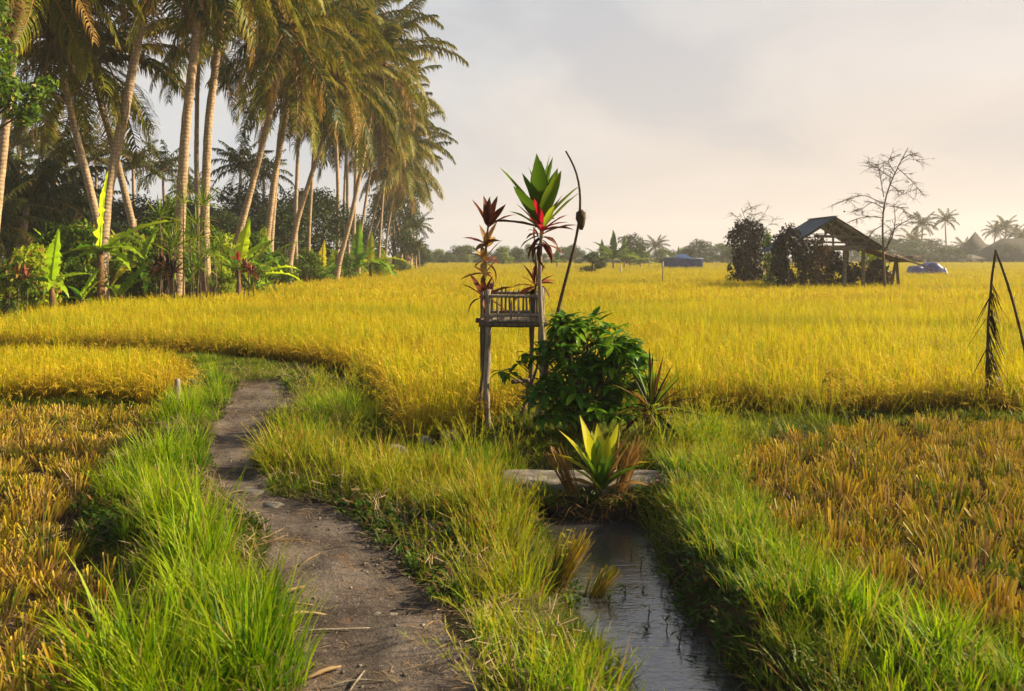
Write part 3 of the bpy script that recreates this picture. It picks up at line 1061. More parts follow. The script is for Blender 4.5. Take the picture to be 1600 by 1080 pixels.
M['bark'] = woodmat('bark', (0.07, 0.05, 0.035), (0.17, 0.125, 0.085))
M['pale_bark'] = woodmat('pale_bark', (0.20, 0.165, 0.12), (0.42, 0.36, 0.28), 14, (3, 3, 0.6))
M['bamboo_grey'] = woodmat('weathered_bamboo', (0.16, 0.125, 0.09), (0.40, 0.34, 0.27), 16, (4, 4, 0.5))
M['dark_pole'] = woodmat('dark_bamboo', (0.05, 0.035, 0.018), (0.13, 0.09, 0.045), 16, (4, 4, 0.6))
M['timber'] = woodmat('weathered_timber', (0.10, 0.085, 0.06), (0.26, 0.225, 0.16), 8, (0.6, 4, 4))
M['banana'] = leafmat('banana_leaf', (0.09, 0.24, 0.010), (0.32, 0.50, 0.015), trans=0.5, orand=0.6, nw=0.3, rough=0.35, spec=0.45, dry=None, patch=((0.20, 0.17, 0.03), 3.5, 0.5), alb=1.0)
M['banana_yellow'] = leafmat('yellowing_banana_leaf', (0.30, 0.36, 0.02), (0.55, 0.48, 0.03), trans=0.45, orand=0.6, alb=0.95)
M['banana_bright'] = leafmat('sun_tinted_banana_leaf', (0.32, 0.52, 0.012), (0.52, 0.66, 0.02), trans=0.6, orand=0.5, rough=0.4, alb=1.0)  # paler copy of banana_leaf, with the sun's glow put into its colour
M['banana_stem'] = woodmat('banana_stem', (0.09, 0.045, 0.02), (0.30, 0.17, 0.07), 5, (3, 3, 1.5))
M['shrub'] = leafmat('shrub_leaf', (0.035, 0.09, 0.010), (0.16, 0.26, 0.014), tip=None, trans=0.35, nscale=1.2, orand=0.2, dry=(0.35, 0.30, 0.03), dryamt=0.06, alb=0.85)
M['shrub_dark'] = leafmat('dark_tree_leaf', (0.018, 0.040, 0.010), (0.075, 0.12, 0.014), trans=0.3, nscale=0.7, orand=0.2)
M['shrub_yellow'] = leafmat('yellow_shrub_leaf', (0.12, 0.22, 0.012), (0.38, 0.46, 0.018), trans=0.48, nscale=1.0, dry=(0.4, 0.2, 0.05), dryamt=0.08, alb=0.95)
M['purple'] = leafmat('purple_black_leaf', (0.008, 0.006, 0.009), (0.026, 0.015, 0.017), trans=0.1, nscale=1.2, dry=(0.08, 0.035, 0.025), dryamt=0.06)
M['russet'] = leafmat('russet_creeper_leaf', (0.05, 0.022, 0.014), (0.16, 0.065, 0.03), trans=0.25, nscale=1.2, dry=(0.08, 0.09, 0.02), dryamt=0.15)
M['far_leaf'] = leafmat('far_tree_leaf', (0.03, 0.065, 0.018), (0.10, 0.155, 0.03), trans=0.3, nscale=0.3)
M['far_pale'] = leafmat('far_pale_leaf', (0.08, 0.14, 0.02), (0.22, 0.30, 0.03), trans=0.4, nscale=0.3, alb=0.8)
M['bush'] = leafmat('bush_leaf', (0.045, 0.14, 0.008), (0.22, 0.40, 0.012), trans=0.38, nscale=2.5, orand=0.35, rough=0.38, spec=0.35, dry=(0.34, 0.36, 0.03), dryamt=0.05, alb=0.9)
M['ti_green'] = leafmat('ti_leaf_green', (0.07, 0.14, 0.010), (0.30, 0.36, 0.02), trans=0.42, orand=0.5, rough=0.35, spec=0.45, alb=1.1)
M['ti_yellow'] = leafmat('ti_leaf_yellow', (0.26, 0.34, 0.012), (0.52, 0.52, 0.018), trans=0.45, orand=0.5, tip=(0.54, 0.40, 0.03), rough=0.4, alb=0.9)
M['ti_red'] = leafmat('ti_leaf_red', (0.36, 0.012, 0.03), (0.62, 0.04, 0.10), trans=0.4, orand=0.5, rough=0.35, alb=1.1)
M['ti_brown'] = leafmat('ti_leaf_maroon', (0.07, 0.020, 0.014), (0.26, 0.075, 0.035), trans=0.32, orand=0.6, rough=0.4, alb=0.95)
M['ti_dry'] = leafmat('ti_leaf_dry', (0.22, 0.11, 0.03), (0.46, 0.27, 0.08), trans=0.25, orand=0.5, alb=0.75)
M['dracaena'] = leafmat('striped_dracaena_leaf', (0.03, 0.035, 0.010), (0.20, 0.12, 0.02), trans=0.3, orand=0.5, dry=None, alb=0.9)


def stone_mat():
    n = NT('mossy_stone')
    c = n.mix(n.rng(n.noise(7, 6), 0.35, 0.65), (0.085, 0.075, 0.062), (0.22, 0.20, 0.175))
    c = n.mix(n.rng(n.noise(2.5, 4), 0.52, 0.68, 0, 0.6), c, (0.07, 0.065, 0.03))
    return n.done(n.principled(c, 0.9, 0.2, n.bump(n.noise(30, 6, None, 0.7), 0.7, 0.02)))


M['stone'] = stone_mat()


def plain(name, a, b, scale=4, rough=0.6, bump=0.3, spec=0.3):
    n = NT(name)
    a, b = tuple(.65 * x for x in a), tuple(.65 * x for x in b)
    f = n.noise(scale, 5)
    return n.done(n.principled(n.mix(n.rng(f, 0.35, 0.65), a, b), rough, spec, n.bump(n.noise(scale * 6, 4), bump, 0.02)))


M['tarp'] = plain('blue_tarpaulin', (0.02, 0.06, 0.20), (0.05, 0.10, 0.28), 2, 0.45)
M['tarp_violet'] = plain('violet_blue_tarpaulin', (0.05, 0.055, 0.22), (0.12, 0.12, 0.36), 2, 0.45)
M['roof_blue'] = plain('blue_grey_roof_sheet', (0.055, 0.10, 0.15), (0.13, 0.19, 0.25), 3, 0.5)
M['roof_rust'] = plain('rusty_roof_sheet', (0.10, 0.05, 0.025), (0.26, 0.12, 0.06), 4, 0.6)
M['roof_dark'] = plain('dark_thatch', (0.05, 0.045, 0.04), (0.10, 0.09, 0.08), 3, 0.9)
M['roof_tile'] = plain('clay_roof', (0.22, 0.11, 0.07), (0.34, 0.18, 0.12), 3, 0.8)
M['wall_pale'] = plain('pale_plaster', (0.45, 0.43, 0.40), (0.60, 0.57, 0.52), 1, 0.9)
M['wall_dark'] = plain('dark_opening', (0.05, 0.05, 0.05), (0.09, 0.085, 0.08), 1, 0.9)
M['white_paint'] = plain('weathered_white', (0.55, 0.52, 0.47), (0.75, 0.72, 0.66), 6, 0.7)
M['soil_dark'] = plain('wet_soil', (0.02, 0.015, 0.010), (0.06, 0.045, 0.03), 8, 0.8, 0.8)


# ------------------------------------------------------------------ leaf shapes (each along +X, unit length)
def strap(seed, arch=0.6, w=0.16, fold=0.25, segs=6, belly=0.75, wave=0.0, elev=0.0, tipw=0.0):
    rng = np.random.default_rng(seed)
    s = np.linspace(0, 1, segs + 1)
    th = elev - arch * s ** 1.3
    st = 1.0 / segs
    tm = (th[:-1] + th[1:]) / 2
    x = np.concatenate([[0], np.cumsum(np.cos(tm) * st)])
    z = np.concatenate([[0], np.cumsum(np.sin(tm) * st)])
    wp = np.sin(math.pi * np.clip(s, 0, 1) ** belly) ** 0.8 * w / 2
    wp[0] = w * 0.07
    wp[-1] = w * tipw + 0.002
    wav = wave * rng.normal(0, 1, (2, segs + 1)) * wp
    up = np.stack([-np.sin(th), np.zeros_like(th), np.cos(th)], -1)
    C = np.stack([x, np.zeros_like(x), z], -1)
    Lf = C + np.array([0, 1, 0]) * wp[:, None] * math.cos(fold) + up * (wp * math.sin(fold) + wav[0])[:, None]
    Rt = C - np.array([0, 1, 0]) * wp[:, None] * math.cos(fold) + up * (wp * math.sin(fold) + wav[1])[:, None]
    V = np.stack([Lf, C, Rt], 1).reshape(-1, 3)
    Q = []
    for i in range(segs):
        a = i * 3
        Q += [(a, a + 1, a + 4, a + 3), (a + 1, a + 2, a + 5, a + 4)]
    return V, np.array(Q), np.repeat(s, 3)


_leafcache = {}


def leafmesh(kind, var, mat):
    key = (kind, var, mat)
    if key in _leafcache:
        return _leafcache[key]
    if kind == 'ti':
        V, Q, t = strap(var, [0.15, 0.45, 0.9, 1.5][var % 4], 0.24, 0.35, 6, 0.8, 0.08)
    elif kind == 'sword':
        V, Q, t = strap(var, [0.1, 0.4, 0.8, 1.3][var % 4], 0.10, 0.4, 5, 0.7)
    elif kind == 'oval':
        V, Q, t = strap(var, [0.2, 0.5, 0.8, 1.1][var % 4], 0.40, 0.25, 4, 0.85, 0.05)
    elif kind == 'banana':
        V, Q, t = strap(var, [0.12, 0.6, 1.2, 1.9][var % 4], 0.27, 0.22, 26, 0.62, 0.16)
        rg = np.random.default_rng(var + 5)
        for e in (0, 2):                                   # wind torn margin
            cut = np.where(rg.random(27) < .3, rg.uniform(.45, .85, 27), 1.0)
            cut[0] = cut[-1] = 1
            V[e::3] = V[1::3] + (V[e::3] - V[1::3]) * cut[:, None]
    mb = MB().add(V, Q, t=t, r=np.full(len(V), (var * 0.37) % 1))
    if kind == 'banana':
        rib = V[1::3] - np.array([0, 0, 0.006])
        mb.tube(rib, np.linspace(0.016, 0.002, len(rib)), 4, cap=False, r=1.0)
    me = mb.mesh(kind + '_leaf', M[mat], smooth=True)
    _leafcache[key] = me
    return me


def put_leaf(parent, kind, var, mat, pos, az, elev, length, width=1.0, roll=0.0, name='leaf'):
    """a leaf object: pos is relative to the parent"""
    rot = Matrix.Rotation(az, 4, 'Z') @ Matrix.Rotation(-elev, 4, 'Y') @ Matrix.Rotation(roll, 4, 'X')
    mt = Matrix.Translation(Vector(pos)) @ rot @ Matrix.Diagonal((length, length * width, length, 1))
    return link(name, leafmesh(kind, var, mat), parent, mt)


def leaf_cloud(rng, mb, clumps, n, size, aspect=0.45, up=0.4, shell=0.55):
    """leaf-sized folded faces spread through the volume of clumps [(centre, radii)]"""
    c = np.array([k[0] for k in clumps], float)
    rr = np.array([np.broadcast_to(k[1], 3) for k in clumps], float)
    vol = rr.prod(1) ** 0.67
    idx = rng.choice(len(clumps), n, p=vol / vol.sum())
    d = rng.normal(0, 1, (n, 3))
    d /= np.linalg.norm(d, axis=1)[:, None]
    rad = shell + (1 - shell) * rng.random(n) ** 0.7
    rad *= 0.85 + 0.3 * rng.random(n)
    p = c[idx] + d * rr[idx] * rad[:, None]
    nrm = d + rng.normal(0, 0.6, (n, 3)) + np.array([0, 0, up])
    nrm /= np.linalg.norm(nrm, axis=1)[:, None]
    a = np.cross(nrm, rng.normal(0, 1, (n, 3)))
    a[:, 2] -= 0.35
    a /= np.linalg.norm(a, axis=1)[:, None]
    b = np.cross(nrm, a)
    L = size * (0.6 + 0.8 * rng.random(n))[:, None]
    W = L * aspect
    V = np.stack([p - a * L * 0.5, p + b * W * 0.5 + nrm * W * 0.12, p + a * L * 0.5, p - b * W * 0.5 + nrm * W * 0.12], 1).reshape(-1, 3)
    i = np.arange(n) * 4
    T = np.concatenate([np.stack([i, i + 1, i + 2], -1), np.stack([i, i + 2, i + 3], -1)])
    mb.add(V, None, T, t=0.5, r=np.repeat(rng.random(n), 4))
    return p, idx


# ------------------------------------------------------------------ coconut palms
def frond_mesh(seed, e0, e1, L, mat, nl=44, lw=0.055, droop=0.9, far=False):
    """midrib rising at e0 and ending at e1 (radians above level), with two rows of drooping leaflets"""
    rng = np.random.default_rng(seed)
    K = 14
    s = np.linspace(0, 1, K)
    e = e0 + (e1 - e0) * s ** 1.15
    st = L / (K - 1)
    em = (e[:-1] + e[1:]) / 2
    side = rng.normal(0, 0.10) * s ** 2 * L
    C = np.stack([np.concatenate([[0], np.cumsum(np.cos(em) * st)]), side, np.concatenate([[0], np.cumsum(np.sin(em) * st)])], -1)
    mb = MB()
    mb.tube(C, np.linspace(0.055, 0.008, K) * (1.4 if far else 1.0), 5 if not far else 3, cap=False, r=0.95)
    T = np.gradient(C, axis=0)
    T /= np.linalg.norm(T, axis=1)[:, None]
    for sgn in (-1, 1):
        u = np.linspace(0.10, 0.995, nl) + rng.normal(0, 0.004, nl)
        u = u[rng.random(nl) > 0.04]
        n = len(u)
        pos = np.stack([np.interp(u, s, C[:, k]) for k in range(3)], -1)
        tan = np.stack([np.interp(u, s, T[:, k]) for k in range(3)], -1)
        ll = 0.20 * L * (0.35 + 0.95 * np.sin(math.pi * np.clip(u * 0.82 + 0.14, 0, 1)) ** 0.9) * (0.85 + 0.3 * rng.random(n))
        out = np.array([0, sgn, 0.0])
        fwd = 0.45 + 0.55 * u
        d1 = tan * fwd[:, None] + out * 0.9 + np.array([0, 0, 0.22]) + rng.normal(0, 0.10, (n, 3))
        d1 /= np.linalg.norm(d1, axis=1)[:, None]
        dr = droop * (0.7 + 0.6 * rng.random(n))
        d2 = d1 * 0.75 + np.array([0, 0, -1.0]) * dr[:, None]
        d2 /= np.linalg.norm(d2, axis=1)[:, None]
        d3 = d1 * 0.35 + np.array([0, 0, -1.0]) * dr[:, None] * 1.3
        d3 /= np.linalg.norm(d3, axis=1)[:, None]
        p0 = pos
        p1 = p0 + d1 * (ll * 0.34)[:, None]
        p2 = p1 + d2 * (ll * 0.34)[:, None]
        p3 = p2 + d3 * (ll * 0.32)[:, None]
        wv = tan * 0.9 + np.array([0, 0, 0.35])
        wv /= np.linalg.norm(wv, axis=1)[:, None]
        w = lw * (0.8 + 0.4 * rng.random(n))
        h = wv * (w / 2)[:, None]
        V = np.stack([p0 - h * 0.7, p0 + h * 0.7, p1 - h, p1 + h, p2 - h * 0.75, p2 + h * 0.75, p3], 1).reshape(-1, 3)
        i = np.arange(n) * 7
        Q = np.concatenate([np.stack([i, i + 1, i + 3, i + 2], -1), np.stack([i + 2, i + 3, i + 5, i + 4], -1)])
        Tr = np.stack([i + 4, i + 5, i + 6], -1)
        mb.add(V, Q, Tr, t=np.tile([0, 0, .35, .35, .7, .7, 1.0], n), r=np.repeat(rng.random(n), 7))
    return mb.mesh('frond', M[mat])


FR = {}
for k, (e0, e1) in enumerate([(1.35, 0.55), (1.05, -0.05), (0.75, -0.55), (0.40, -0.95), (0.05, -1.25), (-0.45, -1.4), (-0.85, -1.5)]):
    FR[k] = [frond_mesh(100 + 10 * k + v, R(57.3 * e0), R(57.3 * e1), 3.7, 'frond', nl=54, lw=.06, droop=.62) for v in range(3)]
FR['dry'] = [frond_mesh(190 + v, -0.6 - .2 * v, -1.5, 3.2, 'frond_dry', nl=34, droop=0.6) for v in range(3)]


def trunk_curve(pts, n=26):
    pts = np.asarray(pts, float)
    d = np.concatenate([[0], np.cumsum(np.linalg.norm(np.diff(pts, axis=0), axis=1))])
    u = np.linspace(0, d[-1], n)
    c = np.stack([np.interp(u, d, pts[:, k]) for k in range(3)], -1)
    for _ in range(3):
        c[1:-1] = (c[:-2] + 2 * c[1:-1] + c[2:]) / 4
    return c


def palm(px_pts, Y, label, seed, r0=0.20, size=1.0, nf=24, ndry=4):
    r0 *= .76
    rng = random.Random(seed)
    nr = np.random.default_rng(seed)
    W = np.array([P(a, b, Y) for a, b in px_pts])
    base = W[0].copy()
    base[2] = 0.0
    W[0] = base
    # lean a little in depth as well
    dy = rng.uniform(-1.0, 1.2)
    W[:, 1] += dy * np.linspace(0, 1, len(W)) ** 1.5
    t = thing('coconut_palm', label, 'palm tree', base, 'coconut palms of the grove')
    c = trunk_curve(W - base, 44)
    u = np.linspace(0, 1, len(c))
    rad = r0 * (1.0 - 0.42 * u) + r0 * 0.55 * np.exp(-u * 14)
    rad = rad * (1 + 0.035 * np.sin(np.arange(len(c)) * 2.6))
    MB().tube(c, rad, 12, wob=0.06, rng=nr).build('trunk', M['palm_trunk'], t, smooth=True)
    top = c[-1]
    mb = MB()
    # fibrous collar below the fronds
    for i in range(16):
        a = i * 2.4
        p = top + np.array([math.cos(a) * 0.14, math.sin(a) * 0.14, rng.uniform(-0.3, 0.1)])
        q = p + np.array([math.cos(a) * 0.28, math.sin(a) * 0.28, rng.uniform(-0.1, 0.4)])
        mb.tube(np.array([p, (p + q) / 2 + [0, 0, .04], q]), [0.07, 0.06, 0.03], 5)
    mb.build('crown_sheath', M['frond_dry'], t)
    for i in range(nf):
        a = i * 2.39996 + rng.uniform(-.25, .25)
        age = i / nf
        k = min(6, int(age * 6.6 + rng.uniform(-.4, .5)))
        k = max(0, k)
        me = rng.choice(FR[k])
        s = size * rng.uniform(0.85, 1.12) * (0.85 if k == 0 else 1.0)
        mt = Matrix.Translation(Vector(top)) @ Matrix.Rotation(a, 4, 'Z') @ Matrix.Rotation(rng.uniform(-.12, .12), 4, 'Y') @ Matrix.Rotation(rng.uniform(-.3, .3), 4, 'X') @ Matrix.Scale(s, 4)
        link('frond', me, t, mt)
    for i in range(ndry):
        mt = Matrix.Translation(Vector(top) - Vector((0, 0, 0.15))) @ Matrix.Rotation(rng.uniform(0, 6.28), 4, 'Z') @ Matrix.Rotation(rng.uniform(-.2, .2), 4, 'Y') @ Matrix.Scale(size * rng.uniform(.8, 1.05), 4)
        link('dry_frond', rng.choice(FR['dry']), t, mt)
    if nf > 20:
        g = MB()
        for i in range(7):
            a = rng.uniform(0, 6.28)
            p = top + np.array([math.cos(a) * .28, math.sin(a) * .28, rng.uniform(-.45, -.1)])
            g.tube(np.array([p + [0, 0, z] for z in (-.15, -.12, -.05, .05, .12, .15)]), [.01, .08, .12, .12, .07, .01], 7)
        g.build('coconut_bunch', M['frond_dry'], t, smooth=True)
    return t


ORD = ['first', 'second', 'third', 'fourth', 'fifth', 'sixth', 'seventh', 'eighth', 'ninth', 'tenth', 'eleventh', 'twelfth', 'thirteenth', 'fourteenth', 'fifteenth', 'sixteenth', 'seventeenth', 'eighteenth', 'nineteenth', 'twentieth']
gy = lambda Y: HY + CAMZ * F / Y
PALMS = [
    ([(-22, gy(27)), (-14, 400), (2, 240), (14, 100), (30, -10), (34, -80)], 27, 'coconut palm with its orange lit trunk cut by the left picture edge', .20, 1.0),
    ([(178, gy(31)), (172, 430), (140, 290), (115, 190), (98, 105), (88, 62)], 31, 'coconut palm leaning left, crown low over its slanting pale trunk', .20, 1.0),
    ([(158, gy(30)), (157, 400), (163, 300), (185, 180), (203, 60), (212, -10), (224, -120)], 30, 'tall coconut palm with thick trunk rising behind the upright banana leaf', .25, 1.05),
    ([(232, gy(35)), (224, 420), (206, 330), (186, 235), (170, 170), (160, 110)], 35, 'coconut palm whose bowed trunk leans left behind the tallest banana plant', .20, 1.0),
    ([(276, gy(31)), (279, 400), (286, 300), (295, 190), (310, 80), (322, 0), (332, -90)], 31, 'tall coconut palm with thick trunk behind the cordyline thicket', .25, 1.05),
    ([(316, gy(46)), (312, 400), (309, 250), (312, 160), (318, 60)], 46, 'slim coconut palm half hidden between two thicker trunks', .19, 1.0),
    ([(324, gy(33)), (320, 420), (320, 320), (326, 190), (340, 80), (353, 0), (366, -70)], 33, 'tall straight coconut palm with thick trunk, fifth thick trunk from left', .23, 1.05),
    ([(352, gy(37)), (366, 390), (390, 300), (417, 190), (438, 90), (446, 40)], 37, 'coconut palm leaning right, trunk base behind the green banana leaves', .20, 1.1),
    ([(420, gy(43)), (417, 380), (430, 280), (449, 190), (462, 110)], 43, 'coconut palm with pale trunk above the leafy vines', .22, 1.0),
    ([(425, gy(48)), (423, 390), (432, 290), (440, 210), (470, 60), (482, 10)], 48, 'coconut palm trunk just behind the vine wrapped palm', .19, 1.1),
    ([(452, gy(45)), (452, 410), (465, 340), (491, 258), (514, 185), (530, 120)], 45, 'coconut palm with clean pale trunk sweeping right from the rice edge', .19, 1.05),
    ([(462, gy(56)), (461, 330), (463, 230), (470, 140)], 56, 'coconut palm with upright trunk behind the sweeping pale trunk', .18, 1.1),
    ([(524, gy(52)), (528, 415), (548, 340), (566, 250), (577, 185), (592, 95)], 52, 'coconut palm leaning right, foot standing clear in the rice edge', .19, 1.25),
    ([(527, gy(62)), (528, 300), (524, 190), (520, 60)], 62, 'coconut palm with straight thin trunk left of the leaning bare footed palm', .18, 1.25),
    ([(545, gy(66)), (543, 300), (543, 210), (548, 130)], 66, 'thin coconut palm trunk above the dark rounded tree', .16, 1.2),
    ([(553, gy(60)), (552, 390), (557, 230), (562, 130), (566, 40)], 60, 'coconut palm with bright trunk directly behind the leaning bare footed palm', .17, 1.25),
    ([(560, gy(68)), (562, 380), (580, 270), (600, 190)], 68, 'coconut palm with thin curved trunk left of two slanting far trunks', .15, 1.2),
    ([(570, gy(74)), (575, 370), (598, 290), (618, 225)], 74, 'coconut palm with strongly slanting thin trunk, upper of two', .13, 1.2),
    ([(574, gy(80)), (582, 370), (605, 310), (632, 262)], 80, 'coconut palm with strongly slanting thin trunk, lower of two', .13, 1.1),
    ([(480, gy(58)), (484, 350), (492, 230), (500, 120)], 58, 'coconut palm with dark trunk behind the sweeping pale trunk, crown low', .16, 1.2),
    ([(536, gy(70)), (537, 330), (540, 250), (545, 185)], 70, 'rear coconut palm with low crown between two straight thin trunks', .15, 1.2),
    ([(600, gy(84)), (606, 360), (618, 290), (628, 225)], 84, 'rear coconut palm nearest the open sky with low shaggy crown', .15, 1.25),
    ([(590, gy(72)), (596, 330), (604, 230), (610, 150)], 72, 'coconut palm of the rear grove with crown jutting into open sky', .15, 1.25),
]
for i, (pts, Y, lab, r0, s) in enumerate(PALMS):
    palm(pts, Y, lab, 300 + i, r0, s * 1.08, 27, 5)

# ------------------------------------------------------------------ far palms (trunk and crown each one mesh)
def far_palm_proto(seed, h, label):
    rng = random.Random(seed)
    t = thing('far_palm', label, 'palm tree', (0, 0, 0))
    c = trunk_curve([(0, 0, 0), (0.3 * rng.uniform(-1, 1), 0, h * .4), (0.6 * rng.uniform(-1, 1), 0, h * .8), (rng.uniform(-.8, .8), 0, h)], 10)
    MB().tube(c, np.linspace(.2, .11, 10), 6).build('trunk', M['palm_trunk'], t, smooth=True)
    mb = MB()
    base = [frond_mesh(seed * 7 + k, e0, e1, 3.1, 'frond_far', nl=18, lw=.12, droop=.9, far=True) for k, (e0, e1) in enumerate([(1.3, .5), (1.0, -.1), (.7, -.6), (.3, -1.0), (-.1, -1.3)])]
    for i in range(20):
        k = min(4, int(i / 20 * 5))
        me = base[k]
        n = len(me.vertices)
        v = np.empty(n * 3, np.float32)
        me.vertices.foreach_get('co', v)
        v = v.reshape(-1, 3)
        m = Matrix.Rotation(i * 2.4 + rng.uniform(-.2, .2), 3, 'Z') @ Matrix.Rotation(rng.uniform(-.3, .3), 3, 'X')
        v = v @ np.array(m).T + c[-1]
        q, tr = [], []
        for p in me.polygons:
            (q if len(p.vertices) == 4 else tr).append(tuple(p.vertices))
        rr = np.empty(n, np.float32)
        me.attributes['r'].data.foreach_get('value', rr)
        mb.add(v, q, tr, t=.5, r=rr)
    mb.build('crown', M['frond_far'], t)
    return t


FP = [far_palm_proto(21, 9.0, ''), far_palm_proto(22, 7.0, ''), far_palm_proto(23, 3.2, '')]
FPH = [9.0, 7.0, 3.2]


def far_palm(px, py_crown, Y, label, group, proto=None, grow=1.0, seed=0):
    """crown centre seen at px, py_crown"""
    rng = random.Random(seed * 13 + int(px))
    H = P(px, py_crown, Y)[2]
    k = proto if proto is not None else (0 if H > 8 else 1 if H > 4.8 else 2)
    s = H / FPH[k]
    return copy_thing(FP[k], ((px - 800) / F * Y, Y, 0), rng.uniform(0, 6.28), s * 1.0, label, group)


far_palm(1440, 352, 185, 'far palm beside the bare tree, left of a pair', None)
far_palm(1478, 345, 182, 'far palm with drooping skirt, right of the pair beside bare tree', None)
for px, py, Y in ((1553, 362, 200), (1571, 356, 196), (1585, 366, 192), (1600, 372, 190)):
    far_palm(px, py, Y, 'far palm crown in the cluster above the dark house roofs', 'far palms above the house roofs')
for px, py, Y in ((1022, 386, 200), (1160, 392, 200), (1505, 388, 190), (1420, 380, 195)):
    far_palm(px, py, Y, 'small far palm rising out of the tree line', 'small far palms in the tree line')
for px, py, Y in ((35, 225, 62), (85, 240, 70), (150, 250, 66), (210, 262, 74), (258, 268, 80), (120, 285, 78), (372, 262, 72), (412, 275, 80), (300, 300, 84), (20, 270, 75)):
    far_palm(px, py, Y, 'hazy palm standing deep behind the front row of palms', 'hazy palms behind the grove', 0)
for px, py, Y, in ((18, 318, 40), (58, 335, 44), (95, 345, 46), (5, 360, 38), (120, 372, 48)):
    far_palm(px, py, Y, 'low young palm with sprawling fronds at far left', 'young palms at far left', 2)
for px, py, Y in ((640, 300, 96), (650, 355, 100), (655, 385, 90), (625, 325, 92)):
    far_palm(px, py, Y, 'palm fronds poking out of the grove end toward open sky', 'palms at the grove end', 1)
for o in FP:
    for ch in list(o.children):
        bpy.data.objects.remove(ch)
    bpy.data.objects.remove(o)

# ------------------------------------------------------------------ broadleaf trees and shrubs
def tree_proto(seed, h, w, mat, leaf, n, trunk=True, stemmy=False, bark='bark', low=0.25, shell=0.55):
    nr = np.random.default_rng(seed)
    t = thing('broadleaf_tree', '', 'tree')
    cl = []
    k = 13
    for i in range(k):
        a = nr.random() * 6.28
        u = (i + .5) / k
        z = h * (low + (1 - low) * u)
        wr = w * math.sin(math.pi * min(.98, .22 + .70 * u)) * (0.45 + .55 * nr.random())
        cl.append((np.array([math.cos(a) * wr * .75, math.sin(a) * wr * .75, z * .93]), np.array([.42, .42, .32]) * w * (0.6 + .6 * nr.random())))
    mb = MB()
    leaf_cloud(nr, mb, cl, n, leaf, shell=shell)
    mb.build('crown', M[mat], t)
    tr = MB()
    if trunk:
        tr.tube(trunk_curve([(0, 0, 0), (.05 * w, 0, h * .3), (-.05 * w, .03, h * .62), (0, 0, h * .8)], 10), np.linspace(.06 * w + .04, .02, 10), 8)
    for c, r in cl[::2] if trunk else cl:
        p0 = np.array([0, 0, h * low * .6 if trunk else 0.0])
        tr.tube(trunk_curve([p0, p0 * .5 + c * .5 + [0, 0, .1 * h], c], 6), np.linspace(.022 * w + .008, .006, 6), 5)
    tr.build('trunk' if trunk else 'stems', M[bark], t)
    return t


TP = {
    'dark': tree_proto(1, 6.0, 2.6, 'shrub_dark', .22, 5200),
    'far': tree_proto(2, 6.0, 3.0, 'far_leaf', .36, 2600),
    'farpale': tree_proto(3, 5.0, 2.8, 'far_pale', .40, 2200),
    'shrub': tree_proto(4, 1.5, .8, 'shrub', .11, 2600, trunk=False, low=.15),
    'yellow': tree_proto(5, 1.4, .8, 'shrub_yellow', .12, 2200, trunk=False, low=.15),
}


def tree(kind, px, py_top, Y, label, cat='tree', group=None, wide=1.0, name=None, seed=0):
    rng = random.Random(int(px * 3 + Y) + seed)
    hh = {'dark': 6.0, 'far': 6.0, 'farpale': 5.0, 'shrub': 1.5, 'yellow': 1.4, 'canopy': 3.4}[kind]
    H = P(px, py_top, Y)[2]
    s = H / (hh * 1.08)
    o = copy_thing(TP[kind], ((px - 800) / F * Y, Y, 0), rng.uniform(0, 6.28), s * wide, label, group, sz=s)
    o.name = name or ('leafy_shrub' if kind in ('shrub', 'yellow') else 'broadleaf_tree')
    o['category'] = cat
    return o


# behind the palms
for k in range(17):
    px = -20 + k * 31
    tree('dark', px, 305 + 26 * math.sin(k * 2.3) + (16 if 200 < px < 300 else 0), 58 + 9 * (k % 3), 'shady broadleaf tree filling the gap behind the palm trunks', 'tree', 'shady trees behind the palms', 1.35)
tree('dark', 505, 285, 62, 'dark rounded broadleaf tree between the pale palm trunks', wide=.95)
tree('dark', 560, 330, 76, 'dark tree low behind the two slanting palm trunks', wide=1.0)
tree('dark', 615, 270, 90, 'tall dull tree forming the shaded end of the grove', wide=.8)
tree('dark', 637, 318, 96, 'dull olive tree at the grove end beside open sky', wide=.8)
tree('far', 660, 380, 104, 'low bushy tree below the last palm fronds of the grove', wide=.8)
# leafy branch tree at the left edge, crown in front of the palm there
def edge_tree():
    Ye = 24.0
    b = np.array([P(-60, 0, Ye)[0], Ye, 0.0])
    t = thing('broadleaf_tree', 'broadleaf tree at left edge, glossy leafy branches hanging below palm fronds', 'tree', b)
    nr = np.random.default_rng(5)
    cl = []
    for px, py, r in ((5, 130, .5), (30, 150, .5), (55, 145, .4), (70, 128, .28), (20, 175, .45), (45, 172, .35), (-20, 90, .8), (-30, 30, .9), (-40, 150, .8), (-70, 80, 1.1)):
        cl.append((P(px, py, Ye) - b + [0, nr.normal(0, .4), 0], np.array([r, r, r * .75])))
    mb = MB()
    leaf_cloud(nr, mb, cl, 4600, .15, .55, shell=.3)
    mb.build('crown', M['shrub'], t)
    tr = MB()
    tr.tube(trunk_curve([(0, 0, 0), (.1, 0, 2.0), (0, .1, 4.5), (.1, 0, 7.5)], 12), np.linspace(.2, .06, 12), 8)
    for k, (cc, r) in enumerate(cl):
        tr.tube(trunk_curve([(.05, .05, max(2.5, cc[2] - 1.6)), cc * [.5, .5, 1] - [0, 0, .4], cc], 7), np.linspace(.06, .012, 7), 5)
    tr.build('trunk', M['bark'], t)


edge_tree()
